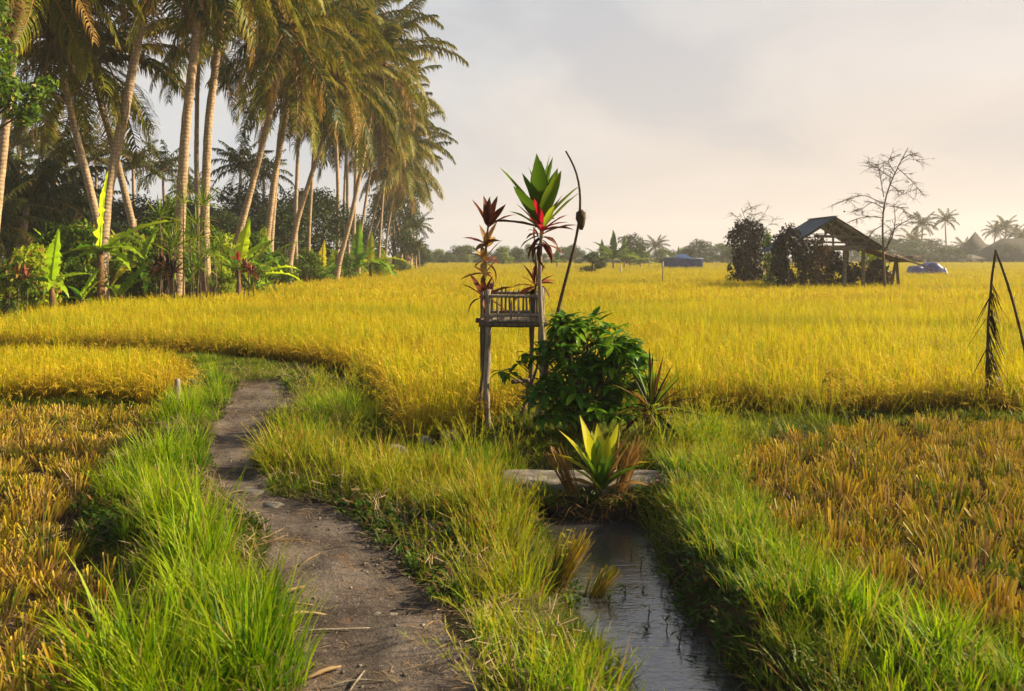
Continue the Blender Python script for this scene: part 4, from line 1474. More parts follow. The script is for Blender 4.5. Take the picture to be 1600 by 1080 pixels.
# far tree line across the field
LINE = [('far', 725, 382, 165, 1.1, 'round blue grey tree above the long pale shed'), ('far', 806, 384, 120, .7, 'small dark tree behind the maroon cordyline'),
        ('farpale', 826, 380, 112, .7, 'pale green tree between the shrine stems'), ('far', 893, 381, 118, .7, 'blue green tree right of the curved pole'),
        ('far', 985, 364, 80.5, 1.3, 'rounded tree behind the far banana clump'), ('far', 925, 393, 74, 1.3, 'low dark bush standing alone at the field edge')]
for k, px, py, Y, w, lab in LINE:
    tree(k, px, py, Y * (1.0 if Y < 80 else 1.5), lab, wide=w)
rl = random.Random(3)
for i in range(34):
    px = 632 + i * 16.5 + rl.uniform(-6, 6)
    py = 389 + rl.uniform(-7, 6) - (9 if px > 1085 else 0)
    tree(('farpale', 'far', 'far')[i % 3], px, py, rl.uniform(132, 168), 'low tree in the far hazy line across the field', 'tree', 'far tree line across the field', rl.uniform(1.2, 1.7))
FARK = 1.55
for i, (px, py, Y) in enumerate(((1330, 384, 128), (1386, 378, 112), (1412, 384, 108), (1440, 386, 105), (1470, 388, 106), (1495, 388, 108), (1525, 386, 118), (1555, 386, 122), (1580, 380, 112), (1350, 376, 130), (1372, 366, 120), (1400, 372, 118), (1425, 374, 112), (1455, 372, 125), (1482, 382, 120), (1508, 384, 122), (1540, 380, 135), (1566, 382, 130), (1590, 372, 118), (1620, 366, 115), (1650, 370, 118))):
    tree('far', px, py, Y * FARK, 'grey green tree in the hazy belt right of the hut', 'tree', 'hazy tree belt right of the hut', 1.7)
# understory along the grove edge
US = [('shrub', 20, 400, 26, .9, 'straggly green shrub at the left picture edge'), ('shrub', 100, 425, 30, 1.0, 'low green shrub between the two bright bananas'),
      ('shrub', 205, 410, 31, 1.0, 'dark green shrub behind the tall banana stem'), ('shrub', 262, 300, 32, .45, 'tall leafy shrub topping the cordyline thicket'),
      ('yellow', 330, 385, 35, .8, 'yellow green shrub beside the red leaved plant'), ('yellow', 362, 372, 37, .7, 'bright shrub above the red leaved plant'),
      ('yellow', 345, 415, 33, .9, 'low yellow shrub in front of the thicket'), ('shrub', 395, 395, 36, .9, 'leafy green shrub under the leaning palm'),
      ('shrub', 425, 390, 42, 1.0, 'leafy vine shrub around the palm foot'), ('yellow', 410, 350, 42, .35, 'climbing yellow vine on the palm trunk'),
      ('shrub', 480, 390, 50, 1.1, 'green shrub right of the sweeping pale trunk'), ('shrub', 545, 395, 56, 1.0, 'green shrub beside the bare palm foot'),
      ('yellow', 598, 400, 62, .9, 'yellow shrub at the end of the understory'), ('shrub', 625, 402, 80, 1.2, 'dull shrub by the tiny pink house'),
      ('shrub', 510, 400, 54, 1.2, 'shrub under the small yellow banana')]
for k, px, py, Y, w, lab in US:
    tree(k, px, py, Y, lab, 'shrub', None, w)
ru = random.Random(9)
for i in range(26):
    u = ru.random()
    px = 40 + 400 * u
    Y = 26 + 17 * u + ru.uniform(0, 4)
    tree(('shrub', 'yellow', 'yellow')[i % 3], px, ru.uniform(335, 415) - 5 * u, Y, 'low bushy shrub in the tangled grove edge', 'shrub', 'bushy shrubs of the grove edge', ru.uniform(.6, .95))
for i in range(8):
    px = 455 + 20 * i
    tree(('shrub', 'yellow')[i % 2], px, ru.uniform(378, 400), 56 + 3 * i, 'low bushy shrub at the feet of the farther palms', 'shrub', 'bushy shrubs under the farther palms', 1.2)
for o in TP.values():
    for ch in list(o.children):
        bpy.data.objects.remove(ch)
    bpy.data.objects.remove(o)


# ------------------------------------------------------------------ bananas and cordylines of the understory
def banana(px, py_base, Y, label, leaves, stem_h, seed, mat='banana', r=.11):
    rng = random.Random(seed)
    b = ((px - 800) / F * Y, Y, 0)
    t = thing('banana_plant', label, 'banana plant', b)
    H = stem_h
    MB().tube(trunk_curve([(0, 0, 0), (.03, 0, H * .5), (0, 0, H)], 9), np.linspace(r, r * .55, 9), 9, wob=.3, rng=np.random.default_rng(seed)).build('stem', M['banana_stem'], t)
    for (az, el, L, var, *rest) in leaves:
        put_leaf(t, 'banana', var, rest[0] if rest else mat, (0, 0, H - .05), R(az), R(el), L * (1.22 if Y < 45 else 1.3), rest[1] if len(rest) > 1 else 1.0, R(rng.uniform(-25, 25)))
    return t


banana(156, 465, 28, 'tall banana plant with one upright glowing leaf and brown stem', [(60, 87, 1.95, 0, 'banana_bright', 1.0), (8, 38, 1.9, 1, 'banana_bright'), (-20, 20, 1.3, 2), (190, 12, 1.3, 2, 'banana_yellow'), (215, -5, 1.1, 2), (60, 30, 1.2, 2), (330, 5, 1.2, 2), (150, 25, 1.0, 2)], 1.85, 1, r=.14)
banana(80, 480, 25, 'small banana plant with single broad upright leaf, near left edge', [(50, 84, 1.15, 0, 'banana_bright', 1.5), (20, 25, .8, 1), (200, 15, .8, 2), (300, 10, .7, 2), (120, 25, .8, 2), (340, -10, .6, 2)], 1.05, 2, r=.10)
banana(128, 470, 27, 'short banana sucker with cupped pale leaf between two bananas', [(60, 70, 1.0, 1, 'banana_bright', 1.3), (10, 60, .8, 1, 'banana_yellow'), (190, 25, .7, 2), (330, 15, .7, 2), (140, 40, .8, 1)], .45, 3)
banana(222, 460, 31, 'banana plant with drooping broad leaves beside the cordyline thicket', [(70, 75, 1.5, 1, 'banana_bright'), (350, 30, 1.4, 3, 'banana_bright'), (20, 45, 1.4, 2), (200, 40, 1.3, 3), (260, 20, 1.2, 3, 'banana_yellow'), (300, 10, 1.3, 3), (120, 50, 1.3, 2), (160, 10, 1.0, 3)], 1.3, 4)
banana(188, 465, 29, 'low banana plant with pale arching leaf behind tall banana stem', [(350, 50, 1.2, 2), (200, 45, 1.1, 2), (280, 30, 1.0, 2), (40, 60, 1.1, 1), (120, 40, 1.0, 2)], .5, 5)
banana(372, 440, 34, 'banana plant with upright split leaf above red leaved plant', [(70, 72, 1.7, 0, 'banana_bright'), (40, 55, 1.4, 1, 'banana_bright'), (200, 25, 1.6, 1), (190, 45, 1.3, 1), (330, 30, 1.3, 2), (300, 10, 1.2, 2), (120, 45, 1.2, 1)], 1.2, 6)
banana(402, 430, 37, 'sprawling banana plant with broad leaves under the palm trunks', [(350, 25, 1.7, 2, 'banana_bright'), (10, 40, 1.5, 2, 'banana_bright'), (200, 30, 1.3, 2), (300, 15, 1.4, 3), (60, 50, 1.3, 1), (130, 40, 1.2, 2), (330, 5, 1.5, 3)], .8, 7)
banana(502, 420, 50, 'young banana with yellow upright leaf right of pale trunk', [(80, 82, 1.6, 0, 'banana_yellow', 1.2), (20, 45, 1.1, 1), (200, 50, 1.4, 0), (310, 30, 1.1, 2)], .5, 8)
banana(556, 415, 56, 'banana clump with tall light leaves beside bare palm foot', [(80, 78, 2.4, 0), (30, 60, 2.0, 1), (180, 50, 1.8, 1), (320, 40, 1.6, 2), (230, 30, 1.5, 2)], .8, 9)
banana(578, 415, 58, 'yellowing banana clump at the end of the understory', [(85, 80, 1.6, 0, 'banana_yellow'), (10, 25, 2.2, 2, 'banana_yellow'), (200, 20, 2.0, 2, 'banana_yellow'), (320, 15, 1.9, 2), (150, 35, 1.6, 2, 'banana_yellow'), (350, 5, 1.9, 3)], 1.2, 10)
rb = random.Random(31)
for i in range(11):
    px = 60 + 36 * i + rb.uniform(-10, 10)
    Y = 29 + i * 1.2 + rb.uniform(0, 2)
    banana(px, 440, Y, 'half hidden banana plant among the bushy grove edge', [(k * 52 + rb.uniform(-15, 15), rb.uniform(15, 75), rb.uniform(.9, 1.5), rb.choice((1, 1, 2)), rb.choice(('banana', 'banana_bright', 'banana_bright', 'banana_yellow')), 1.1) for k in range(7)], rb.uniform(.7, 1.5), 40 + i)['group'] = 'half hidden bananas of the grove edge'
for i, (px, Y, s, lab) in enumerate(((958, 100, 1.12, 'tallest leaf clump of far bananas across the field'), (975, 104, 1.0, 'broad far banana plant right of the tallest clump'), (940, 106, .9, 'far banana plant left of the tallest clump'), (1000, 108, .85, 'far banana plant in front of the rounded tree'), (870, 110, .7, 'small far banana plant behind the curved pole'), (1060, 112, .7, 'far banana plant behind the blue stall'))):
    banana(px, 410, Y, lab, [(80, 75, 2.2 * s, 0), (20, 50, 2.2 * s, 1), (200, 50, 2.1 * s, 1), (340, 25, 2.0 * s, 2), (220, 20, 2.0 * s, 2), (130, 40, 1.8 * s, 2), (300, 30, 1.8 * s, 2)], 1.2 * s, 20 + i, 'far_pale')


def cordyline(label, stem_pts, whorls, seed, stem_r=.022, stem_mat='bark', name='cordyline_plant', cat='plant', extra=None):
    """whorls: (fraction of stem, count, length, elev lo, elev hi, materials, width, kind)"""
    rng = random.Random(seed)
    S = np.asarray(stem_pts, float)
    b = S[0].copy()
    t = thing(name, label, cat, b)
    c = trunk_curve(S - b, 20)
    MB().tube(c, np.linspace(stem_r, stem_r * .6, 20), 7, wob=.25, rng=np.random.default_rng(seed)).build('stem', M[stem_mat], t, smooth=True)
    for f, n, L, e0, e1, mats, wd, kind in whorls:
        for i in range(n):
            a = i * 2.4 + rng.uniform(-.4, .4)
            u = i / max(1, n - 1)
            el = R(e0 + (e1 - e0) * u + rng.uniform(-9, 9))
            ff = min(1.0, max(0.0, f + rng.uniform(-.025, .0)))
            k = ff * (len(c) - 1)
            p = c[int(k)] + (c[min(len(c) - 1, int(k) + 1)] - c[int(k)]) * (k % 1)
            var = 0 if el > .75 else 1 if el > .35 else rng.choice((1, 2)) if el > -.2 else rng.choice((2, 3))
            put_leaf(t, kind, var, rng.choice(mats), p, a, el, L * rng.uniform(.75, 1.15), wd, rng.uniform(-.5, .5))
    return t


def up(px, py_top, Y, bend=0.05):
    x, y = (px - 800) / F * Y, Y
    H = P(px, py_top, Y)[2]
    return [(x, y, 0), (x + bend, y, H * .5), (x, y + bend, H)]


rr = random.Random(77)
for i in range(13):
    px = 246 + i * 7 + rr.uniform(-3, 3)
    cordyline('slender cordyline stem in the tall mixed thicket', up(px, rr.uniform(308, 400), 30 + rr.uniform(-1, 2), rr.uniform(-.15, .15)),
              [(1.0, 15, .80, 80, 0, ['shrub_yellow', 'ti_green', 'ti_green'], .7, 'sword'), (.85, 6, .55, 10, -40, ['ti_dry', 'ti_green'], .6, 'sword')], 500 + i, .03)['group'] = 'cordyline stems of the thicket'
for i in range(4):
    cordyline('dark maroon cordyline at the foot of the thicket', up(242 + i * 9, 425 + rr.uniform(-15, 8), 28.5), [(1.0, 16, .5, 80, -20, ['ti_brown', 'purple'], .8, 'ti')], 520 + i, .02)['group'] = 'dark maroon cordylines'
for i in range(5):
    cordyline('yellow striped dracaena in front of the thicket', up(300 + i * 11, 395 + rr.uniform(-20, 25), 29.5 + rr.uniform(-.5, 1)), [(1.0, 18, .6, 75, -25, ['shrub_yellow', 'ti_green'], .7, 'sword')], 530 + i, .02)['group'] = 'striped dracaenas of the thicket'
cordyline('cordyline with bright red leaf rosette in the hedge', up(371, 405, 31), [(1.0, 13, .34, 85, 10, ['ti_red'], 1.1, 'ti')], 540, .02)
for i in range(3):
    cordyline('maroon cordyline below the bright red rosette', up(380 + i * 7, 418 + 5 * i, 30.5), [(1.0, 14, .42, 70, -20, ['ti_brown'], .9, 'ti')], 545 + i, .02)['group'] = 'maroon cordylines below the red rosette'
for i in range(3):
    cordyline('rusty leaved plant among shrubs at the left picture edge', up(12 + 14 * i, 420 + 8 * i, 25.5), [(1.0, 14, .5, 70, -30, ['ti_dry', 'ti_brown', 'shrub'], .8, 'ti')], 550 + i, .02)['group'] = 'rusty plants at the left edge'

# ------------------------------------------------------------------ bamboo shrine
def shrine():
    Y0, Y1 = 9.35, 9.85
    b = np.array([P(800, 0, 9.6)[0], 9.6, 0.0])
    t = thing('bamboo_shrine', 'small weathered bamboo offering shrine with picket rails on thin legs', 'shrine', b)
    rng = random.Random(4)
    nr = np.random.default_rng(4)
    z = 1.06
    X0, X1 = P(752, 0, 9.5)[0], P(848, 0, 9.5)[0]

    def leg(pts, r, mat='bamboo_grey'):
        pts = np.array(pts) - b
        c = trunk_curve(pts, 16)
        MB().tube(c, r * (1 + .12 * np.sin(np.arange(16) * 1.9)), 8, wob=.25, rng=nr).build('leg', M[mat], t, smooth=True)
    leg([(P(764, 0, Y0)[0], Y0, -.1), (P(759, 0, Y0)[0], Y0, .4), (P(763, 0, Y0)[0], Y0, .8), (P(762, 0, Y0)[0], Y0, 1.36)], .030)
    leg([(P(744, 0, Y1)[0], Y1, -.1), (P(755, 0, Y1)[0], Y1, .45), (P(753, 0, Y1)[0], Y1, .8), (P(754, 0, Y1)[0], Y1, 1.3)], .022, 'bark')
    leg([(P(842, 0, Y0)[0], Y0, -.1), (P(850, 0, Y0)[0], Y0, .45), (P(846, 0, Y0)[0], Y0, .8), (P(846, 0, Y0)[0], Y0, 1.38)], .032)
    leg([(P(812, 0, Y1)[0], Y1, -.1), (P(832, 0, Y1)[0], Y1, .5), (P(830, 0, Y1)[0], Y1, .8), (P(832, 0, Y1)[0], Y1, 1.34)], .024, 'bark')
    # deck of split bamboo on two bearers
    for y in (Y0 - .02, Y1 + .02):
        x0 = X0 - (.07 if y > 9.5 else .02)
        c = np.array([(x0, y, z - .035), ((X0 + X1) / 2, y, z - .05), (X1 + .05, y, z - .035)]) - b
        MB().tube(trunk_curve(c, 8), .024, 8, wob=.2, rng=nr).build('bearer', M['bark'], t, smooth=True)
    for i in range(9):
        y = Y0 + (Y1 - Y0) * i / 8
        MB().bar(np.array((X0, y, z + rng.uniform(-.004, .004))) - b, np.array((X1, y, z + rng.uniform(-.004, .004))) - b, .045, .022).build('deck_slat', M['bamboo_grey'], t)
    # rails front, back and sides
    rails = []
    for y, zs in ((Y0 - .015, (.045, .235)), (Y1 + .01, (.05, .25))):
        for dz in zs:
            rails.append(((X0 + .01, y, z + dz), (X1 - .01, y, z + dz + rng.uniform(-.01, .01))))
    for x in (X0 + .015, X1 - .015):
        rails.append(((x, Y0, z + .22), (x, Y1, z + .23)))
    for p, q in rails:
        MB().tube(trunk_curve([np.array(p) - b, (np.array(p) + np.array(q)) / 2 - b + [0, 0, rng.uniform(-.008, .008)], np.array(q) - b], 7), .017, 7, wob=.2, rng=nr).build('rail', M['bamboo_grey'], t, smooth=True)

    def picket(x, y, h, w=.022, tip=True):
        mb = MB()
        w2, d = w / 2, .007
        lean = rng.uniform(-.012, .012)
        top = h - (.05 if tip else .01)
        V = []
        for zz, ww, off in ((-.01, w2, 0), (top, w2 * .9, lean * .8), (h, w2 * .15, lean)):
            V += [(x - ww + off, y - d, z + zz), (x + ww + off, y - d, z + zz), (x + ww + off, y + d, z + zz), (x - ww + off, y + d, z + zz)]
        Q = []
        for a in (0, 4):
            for k in range(4):
                Q.append((a + k, a + (k + 1) % 4, a + 4 + (k + 1) % 4, a + 4 + k))
        Q.append((8, 9, 10, 11))
        mb.add(np.array(V) - b, Q)
        mb.build('picket', M['bamboo_grey'], t)
    n = 12
    for i in range(n):
        picket(X0 + .06 + (X1 - X0 - .12) * i / (n - 1) + rng.uniform(-.006, .006), Y1 - .012, rng.uniform(.28, .36))
    for i in range(9):
        if i in (3, 6):
            continue
        picket(X0 + .05 + (X1 - X0 - .12) * i / 8 + rng.uniform(-.01, .01), Y0 + .012, rng.uniform(.20, .27), .02)
    for x in (X0, X1 - .03):
        for i in range(4):
            picket(x + .015, Y0 + .08 + i * .1, rng.uniform(.27, .36))
    # cross prop low on the right hand legs
    MB().tube(trunk_curve([np.array((P(800, 0, 9.6)[0], 9.65, .42)) - b, np.array((P(830, 0, 9.6)[0], 9.8, .42)) - b], 5), .022, 7).build('stub_brace', M['bark'], t)
    MB().tube(trunk_curve([np.array((P(812, 0, 9.6)[0], 9.6, .05)) - b, np.array((P(846, 0, 9.5)[0], 9.45, .72)) - b], 6), .014, 6).build('brace', M['bark'], t)
    # withered offering leaves caught on the right corner
    mb = MB()
    for i in range(46):
        p = np.array((X1 + rng.uniform(.0, .2), Y0 + rng.uniform(-.05, .2), z + rng.uniform(-.14, .16))) - b
        blades(nr, mb, p[None], rng.uniform(.05, .16), rng.uniform(0, 6.28), rng.uniform(.6, 2.2), rng.uniform(.3, 1.5), .008, 3)
    mb.build('withered_offering', M['straw'], t)


shrine()

Yc = 9.5
cordyline('maroon leaved cordyline climbing beside the left shrine legs',
          [P(748, 640, Yc), P(758, 560, Yc), P(755, 470, Yc), P(757, 410, Yc), P(763, 352, Yc)],
          [(1.0, 9, .32, 88, 35, ['ti_brown'], 1.2, 'ti'), (.90, 8, .26, 70, 0, ['ti_brown', 'ti_brown', 'ti_dry'], 1.2, 'ti'), (.82, 9, .24, 60, -20, ['ti_brown', 'ti_dry'], 1.2, 'ti'), (.74, 7, .22, 50, -30, ['ti_brown', 'ti_dry'], 1.1, 'ti'), (.62, 12, .30, 70, -35, ['ti_brown'], .9, 'ti')], 601, .02, 'bark')
cordyline('tall cordyline with green crown and red lower leaves beside right shrine leg',
          [P(844, 650, 9.25), P(852, 580, 9.25), P(845, 500, 9.25), P(843, 420, 9.25), P(847, 345, 9.25)],
          [(1.0, 14, .64, 90, 46, ['ti_green'], 1.05, 'ti'), (.97, 6, .52, 45, 8, ['ti_green', 'ti_brown'], .55, 'ti'), (.955, 9, .36, 70, 20, ['ti_red'], 1.2, 'ti'), (.93, 10, .34, 20, -40, ['ti_brown'], .7, 'ti'), (.90, 8, .26, -5, -60, ['ti_brown'], .7, 'ti')], 602, .027, 'pale_bark')
cordyline('thin cordyline with small rust rosette just above the shrine rail',
          [P(826, 650, 9.75), P(833, 540, 9.75), P(836, 470, 9.75), P(838, 425, 9.75), P(834, 355, 9.75)],
          [(.70, 15, .30, 85, -25, ['ti_brown', 'ti_brown', 'ti_dry'], .85, 'ti'), (1.0, 4, .14, 40, -40, ['ti_brown'], .7, 'ti')], 603, .013, 'bark')


def pole():
    pts = [P(858, 545, 9.4), P(868, 500, 9.4), P(886, 430, 9.4), P(899, 380, 9.4), P(907, 335, 9.4), P(907, 295, 9.4), P(900, 262, 9.4), P(884, 236, 9.4)]
    pts = [np.array([P(846, 640, 9.4)[0], 9.4, 0.0])] + pts
    b = pts[0]
    t = thing('curved_pole', 'dark slender ritual pole bending over at its top beside the shrine', 'pole', b)
    c = trunk_curve(np.array(pts) - b, 34)
    MB().tube(c, np.linspace(.024, .009, 34), 7).build('shaft', M['dark_pole'], t, smooth=True)
    k = P(908, 337, 9.4) - b
    nr = np.random.default_rng(3)
    g = MB()
    g.tube(np.array([k + [0, 0, z] for z in (-.14, -.09, -.03, .03, .06)]), [.018, .035, .05, .045, .012], 9, wob=.4, rng=nr)
    blades(nr, g, np.repeat(k[None], 50, 0) + nr.normal(0, .025, (50, 3)), .07, nr.random(50) * 6.28, 1.2 + nr.random(50), .4, .007, 2)
    g.build('husk_knot', M['dark_pole'], t)


pole()


def bush():
    Yb = 8.95
    b = np.array([P(915, 0, Yb)[0], Yb, 0.0])
    t = thing('leafy_bush', 'dense glossy green bush growing beside the shrine above the ditch', 'bush', b)
    nr = np.random.default_rng(8)
    rng = random.Random(8)
    cl = [((-.28, .1, .55), (.34, .34, .36)), ((.1, 0, .75), (.40, .36, .30)), ((.34, -.05, .50), (.34, .34, .34)), ((-.05, -.12, .40), (.40, .34, .34)), ((-.36, -.02, .30), (.26, .3, .28)), ((.38, 0, .28), (.28, .3, .25)), ((0, .2, .6), (.45, .3, .3)), ((-.14, .05, .86), (.22, .25, .16)), ((0, -.2, .2), (.5, .3, .2)), ((.42, -.1, .62), (.22, .25, .22))]
    cl = [(np.array(k) * [.9, .9, 1.14], np.array(r_) * [.9, .9, 1.1]) for k, r_ in cl]
    stems, tips = MB(), []
    for c, r in cl:
        for k in range(30):
            d = nr.normal(0, 1, 3)
            d /= np.linalg.norm(d)
            d[2] = abs(d[2]) * .9 - .12
            p = np.array(c) + d * np.array(r) * (.72 + .32 * nr.random())
            if p[2] > .04:
                tips.append((p, d))
    for k in range(16):
        q = np.array([nr.uniform(-.45, .45), nr.uniform(-.25, .25), nr.uniform(.85, 1.12)])
        q[2] -= .9 * q[0] ** 2
        tips.append((q + nr.normal(0, .04, 3), np.array([0, 0, 1.0])))
    # a sprig reaching left under the shrine
    for q in ((-.62, .2, .66), (-.70, .15, .58), (-.56, .22, .76), (-.78, .1, .60)):
        tips.append((np.array(q), np.array([-1, 0, .2])))
    for i, (p, d) in enumerate(tips):
        if i % 3 == 0 or i >= len(tips) - 4:
            stems.tube(trunk_curve([(rng.uniform(-.06, .06), rng.uniform(-.05, .05), 0), p * .5 + [0, 0, .08], p], 6), np.linspace(.013, .004, 6), 5)
    stems.build('stems', M['bark'], t)
    cand = []
    for p, d in tips:
        a0 = rng.uniform(0, 6.28)
        for j in range(7):
            az = a0 + j * 2 * math.pi / 7 + rng.uniform(-.25, .25)
            el = rng.uniform(-.65, .45) + .35 * d[2]
            cand.append((p, az, el, rng.uniform(.09, .20), rng.randrange(4)))
    # the leaves turned to the viewer's side and lying outermost show largest
    cand.sort(key=lambda c: c[0][1] * 1.0 - .3 * c[0][2])
    for p, az, el, L, v in cand[:300]:
        put_leaf(t, 'oval', v, 'bush', p, az, el, L, .85, rng.uniform(-.4, .4))
    mb = MB()
    base = [strap(v, [.2, .5, .8, 1.1][v], .40, .25, 4, .85, .05) for v in range(4)]
    for p, az, el, L, v in cand[300:]:
        V, Q, tt = base[v]
        m = Matrix.Rotation(az, 3, 'Z') @ Matrix.Rotation(-el, 3, 'Y')
        mb.add((V * [L, L * .85, L]) @ np.array(m).T + p, Q, t=tt, r=rng.random())
    o = mb.build('foliage', M['bush'], t, smooth=True)
    o['kind'] = 'stuff'


bush()

# spiky dracaena right of the bush, ti plant on the slab
cordyline('spiky bronze dracaena between the bush and the golden rice', [(P(1018, 0, 8.5)[0], 8.5, 0.0), (P(1019, 0, 8.5)[0], 8.52, .18), (P(1018, 0, 8.5)[0], 8.5, .32)],
          [(1.0, 44, .50, 88, -25, ['dracaena', 'dracaena', 'ti_brown', 'ti_green', 'shrub_yellow'], .75, 'sword'), (.7, 20, .45, 30, -40, ['dracaena', 'ti_dry'], .6, 'sword')], 610, .03, 'bark', name='dracaena_plant')


def ti_plant():
    Yp = 7.02
    b = np.array([P(940, 0, Yp)[0], Yp, -0.06])
    t = thing('ti_plant', 'ti plant with broad glowing yellow green leaves on the slab edge', 'plant', b)
    rng = random.Random(12)
    L = [(100, 82, .50, 0, 'ti_yellow', 1.15), (140, 76, .58, 0, 'ti_yellow', 1.0), (160, 66, .54, 1, 'ti_yellow', .9), (40, 74, .52, 0, 'ti_yellow', .8), (20, 62, .50, 0, 'ti_dry', 1.0),
         (175, 55, .55, 2, 'ti_yellow', .7), (5, 52, .46, 2, 'ti_yellow', .7), (-20, 45, .42, 1, 'ti_green', .8), (190, 68, .42, 0, 'ti_green', .9), (-90, 70, .40, 0, 'ti_green', 1.1),
         (-60, 62, .38, 0, 'ti_green', 1.0), (-130, 60, .40, 0, 'ti_green', 1.0), (210, 48, .36, 1, 'ti_green', .8), (-30, 66, .44, 0, 'ti_dry', .8), (60, 66, .46, 0, 'ti_green', .9), (80, 60, .45, 1, 'ti_green', .9), (120, 70, .46, 0, 'ti_green', 1.1), (165, 78, .40, 0, 'ti_yellow', 1.2), (-100, 80, .44, 0, 'ti_green', 1.2), (-70, 78, .46, 0, 'ti_yellow', 1.2), (-120, 74, .50, 0, 'ti_yellow', 1.0), (-45, 52, .34, 1, 'ti_green', .9), (200, 38, .34, 2, 'ti_dry', .8), (-15, 34, .36, 2, 'ti_dry', .7)]
    for az, el, ln, v, m, w in L:
        put_leaf(t, 'ti', v, m, (rng.uniform(-.03, .03), rng.uniform(-.03, .03), .02), R(az), R(el), ln, w, rng.uniform(-.4, .4) + (1.2 if False else 0))
    MB().tube(np.array([(0, 0, -.05), (0, 0, .04), (.005, 0, .10)]), [.05, .045, .02], 9).build('stem', M['bark'], t, smooth=True)


ti_plant()


def cut_fan(px, py, Y, z, label, n, h, lean_az, lean, spread, seed, mats=('stub',), rad=.05):
    nr = np.random.default_rng(seed)
    t = MB()
    b, a = disc(nr, n, rad)
    az = np.full(n, lean_az) + nr.normal(0, spread, n)
    blades(nr, t, b, h * (.75 + .4 * nr.random(n)), az, np.abs(nr.normal(lean, .10, n)), .12, .009, 3, tipw=.8, tw=1.2)
    o = t.build('cut_tuft', M[mats[0]])
    o.location = ((px - 800) / F * Y, Y, z)
    tag(o, label, 'grass tuft')
    return o


cut_fan(897, 755, 7.0, -.06, 'dry fanned leaf stump leaning left beside the ti plant', 60, .36, math.pi, .42, .35, 1, ('ti_dry',))
cut_fan(968, 750, 7.05, -.04, 'dry fanned leaf stump leaning right beside the ti plant', 60, .40, .2, .42, .5, 2, ('ti_dry',))
z1 = -.25
cut_fan(865, 958, 5.35, gz((865 - 800) / F * 5.35, 5.35), 'larger cut straw tuft leaning over the ditch water', 90, .34, .1, .42, .4, 3, ('stub',), .055)
cut_fan(918, 955, 5.4, -.31, 'smaller cut straw tuft leaning over the ditch water', 60, .26, .1, .50, .4, 4, ('stub',), .045)


# ------------------------------------------------------------------ slab, soil, stones, stake, sticks
def rock(name, label, c, size, seed, mat='stone', cat='stone', n=10, flat=1.0):
    nr = np.random.default_rng(seed)
    lat, lon = 8, 14
    V = []
    for i in range(lat + 1):
        th = math.pi * i / lat
        for j in range(lon):
            ph = 2 * math.pi * j / lon
            d = np.array([math.sin(th) * math.cos(ph), math.sin(th) * math.sin(ph), math.cos(th)])
            d = np.sign(d) * np.abs(d) ** .85
            k = 1 + .75 * (vnoise(d[0] * 1.3 + seed + d[2] * .5, d[1] * 1.3 + d[2], .55, seed) - .5)
            V.append(d * k * np.array(size) / 2)
    Q = [(i * lon + j, i * lon + (j + 1) % lon, (i + 1) * lon + (j + 1) % lon, (i + 1) * lon + j) for i in range(lat) for j in range(lon)]
    o = MB().add(np.array(V), Q).build(name, M[mat], smooth=True)
    o.location = c
    return tag(o, label, cat)


def slab():
    # rough cast slab with worn edges bridging the ditch
    x0, x1, y0, y1, zt, th = -.10, 1.16, 7.12, 7.56, .012, .085
    nx, ny = 44, 14
    xs, ys = np.linspace(x0, x1, nx), np.linspace(y0, y1, ny)
    X, Y = np.meshgrid(xs, ys)
    e = np.minimum(np.minimum(X - x0, x1 - X), np.minimum(Y - y0, y1 - Y))
    Xj = X + .02 * (vnoise(X, Y, .12, 3) - .5)
    Yj = Y + .03 * (vnoise(X, Y, .15, 6) - .5) + .02 * (vnoise(X, Y, .5, 9) - .5)
    top = zt + .012 * (vnoise(X, Y, .2, 1) - .5) - .02 * np.exp(-e / .015)
    bot = zt - th + .02 * (vnoise(X, Y, .2, 14) - .5)
    V = np.concatenate([np.stack([Xj, Yj, top], -1).reshape(-1, 3), np.stack([Xj, Yj, bot], -1).reshape(-1, 3)])
    i = np.arange(ny - 1)[:, None] * nx
    j = np.arange(nx - 1)[None, :]
    Q = np.stack([i + j, i + j + 1, i + nx + j + 1, i + nx + j], -1).reshape(-1, 4)
    N = nx * ny
    ring = [k for k in range(nx)] + [k * nx + nx - 1 for k in range(1, ny)] + [(ny - 1) * nx + k for k in range(nx - 2, -1, -1)] + [k * nx for k in range(ny - 2, 0, -1)]
    S = [(ring[k] + N, ring[(k + 1) % len(ring)] + N, ring[(k + 1) % len(ring)], ring[k]) for k in range(len(ring))]
    o = MB().add(V, np.vstack([Q, Q[:, ::-1] + N, np.array(S)])).build('concrete_slab', M['stone'], smooth=False)
    tag(o, 'worn concrete slab bridging the narrow ditch under the ti plant', 'slab')


slab()
rock('soil_clump', 'dark root filled soil clump under the ti plant', (P(940, 0, 6.98)[0], 7.10, -.20), (.78, .20, .22), 5, 'soil_dark', 'soil')
roots = MB()
nr_ = np.random.default_rng(9)
bb = np.stack([nr_.uniform(.32, 1.0, 120), nr_.uniform(6.90, 7.0, 120), nr_.uniform(-.22, -.02, 120)], -1)
blades(nr_, roots, bb, nr_.uniform(.06, .22, 120), nr_.uniform(math.pi, 2 * math.pi, 120), nr_.uniform(1.0, 2.2, 120), .8, .006, 3)
tag(roots.build('dead_roots', M['ti_dry']), 'tangle of dead roots and leaf shreds hanging at the slab edge', 'roots', kind='stuff')

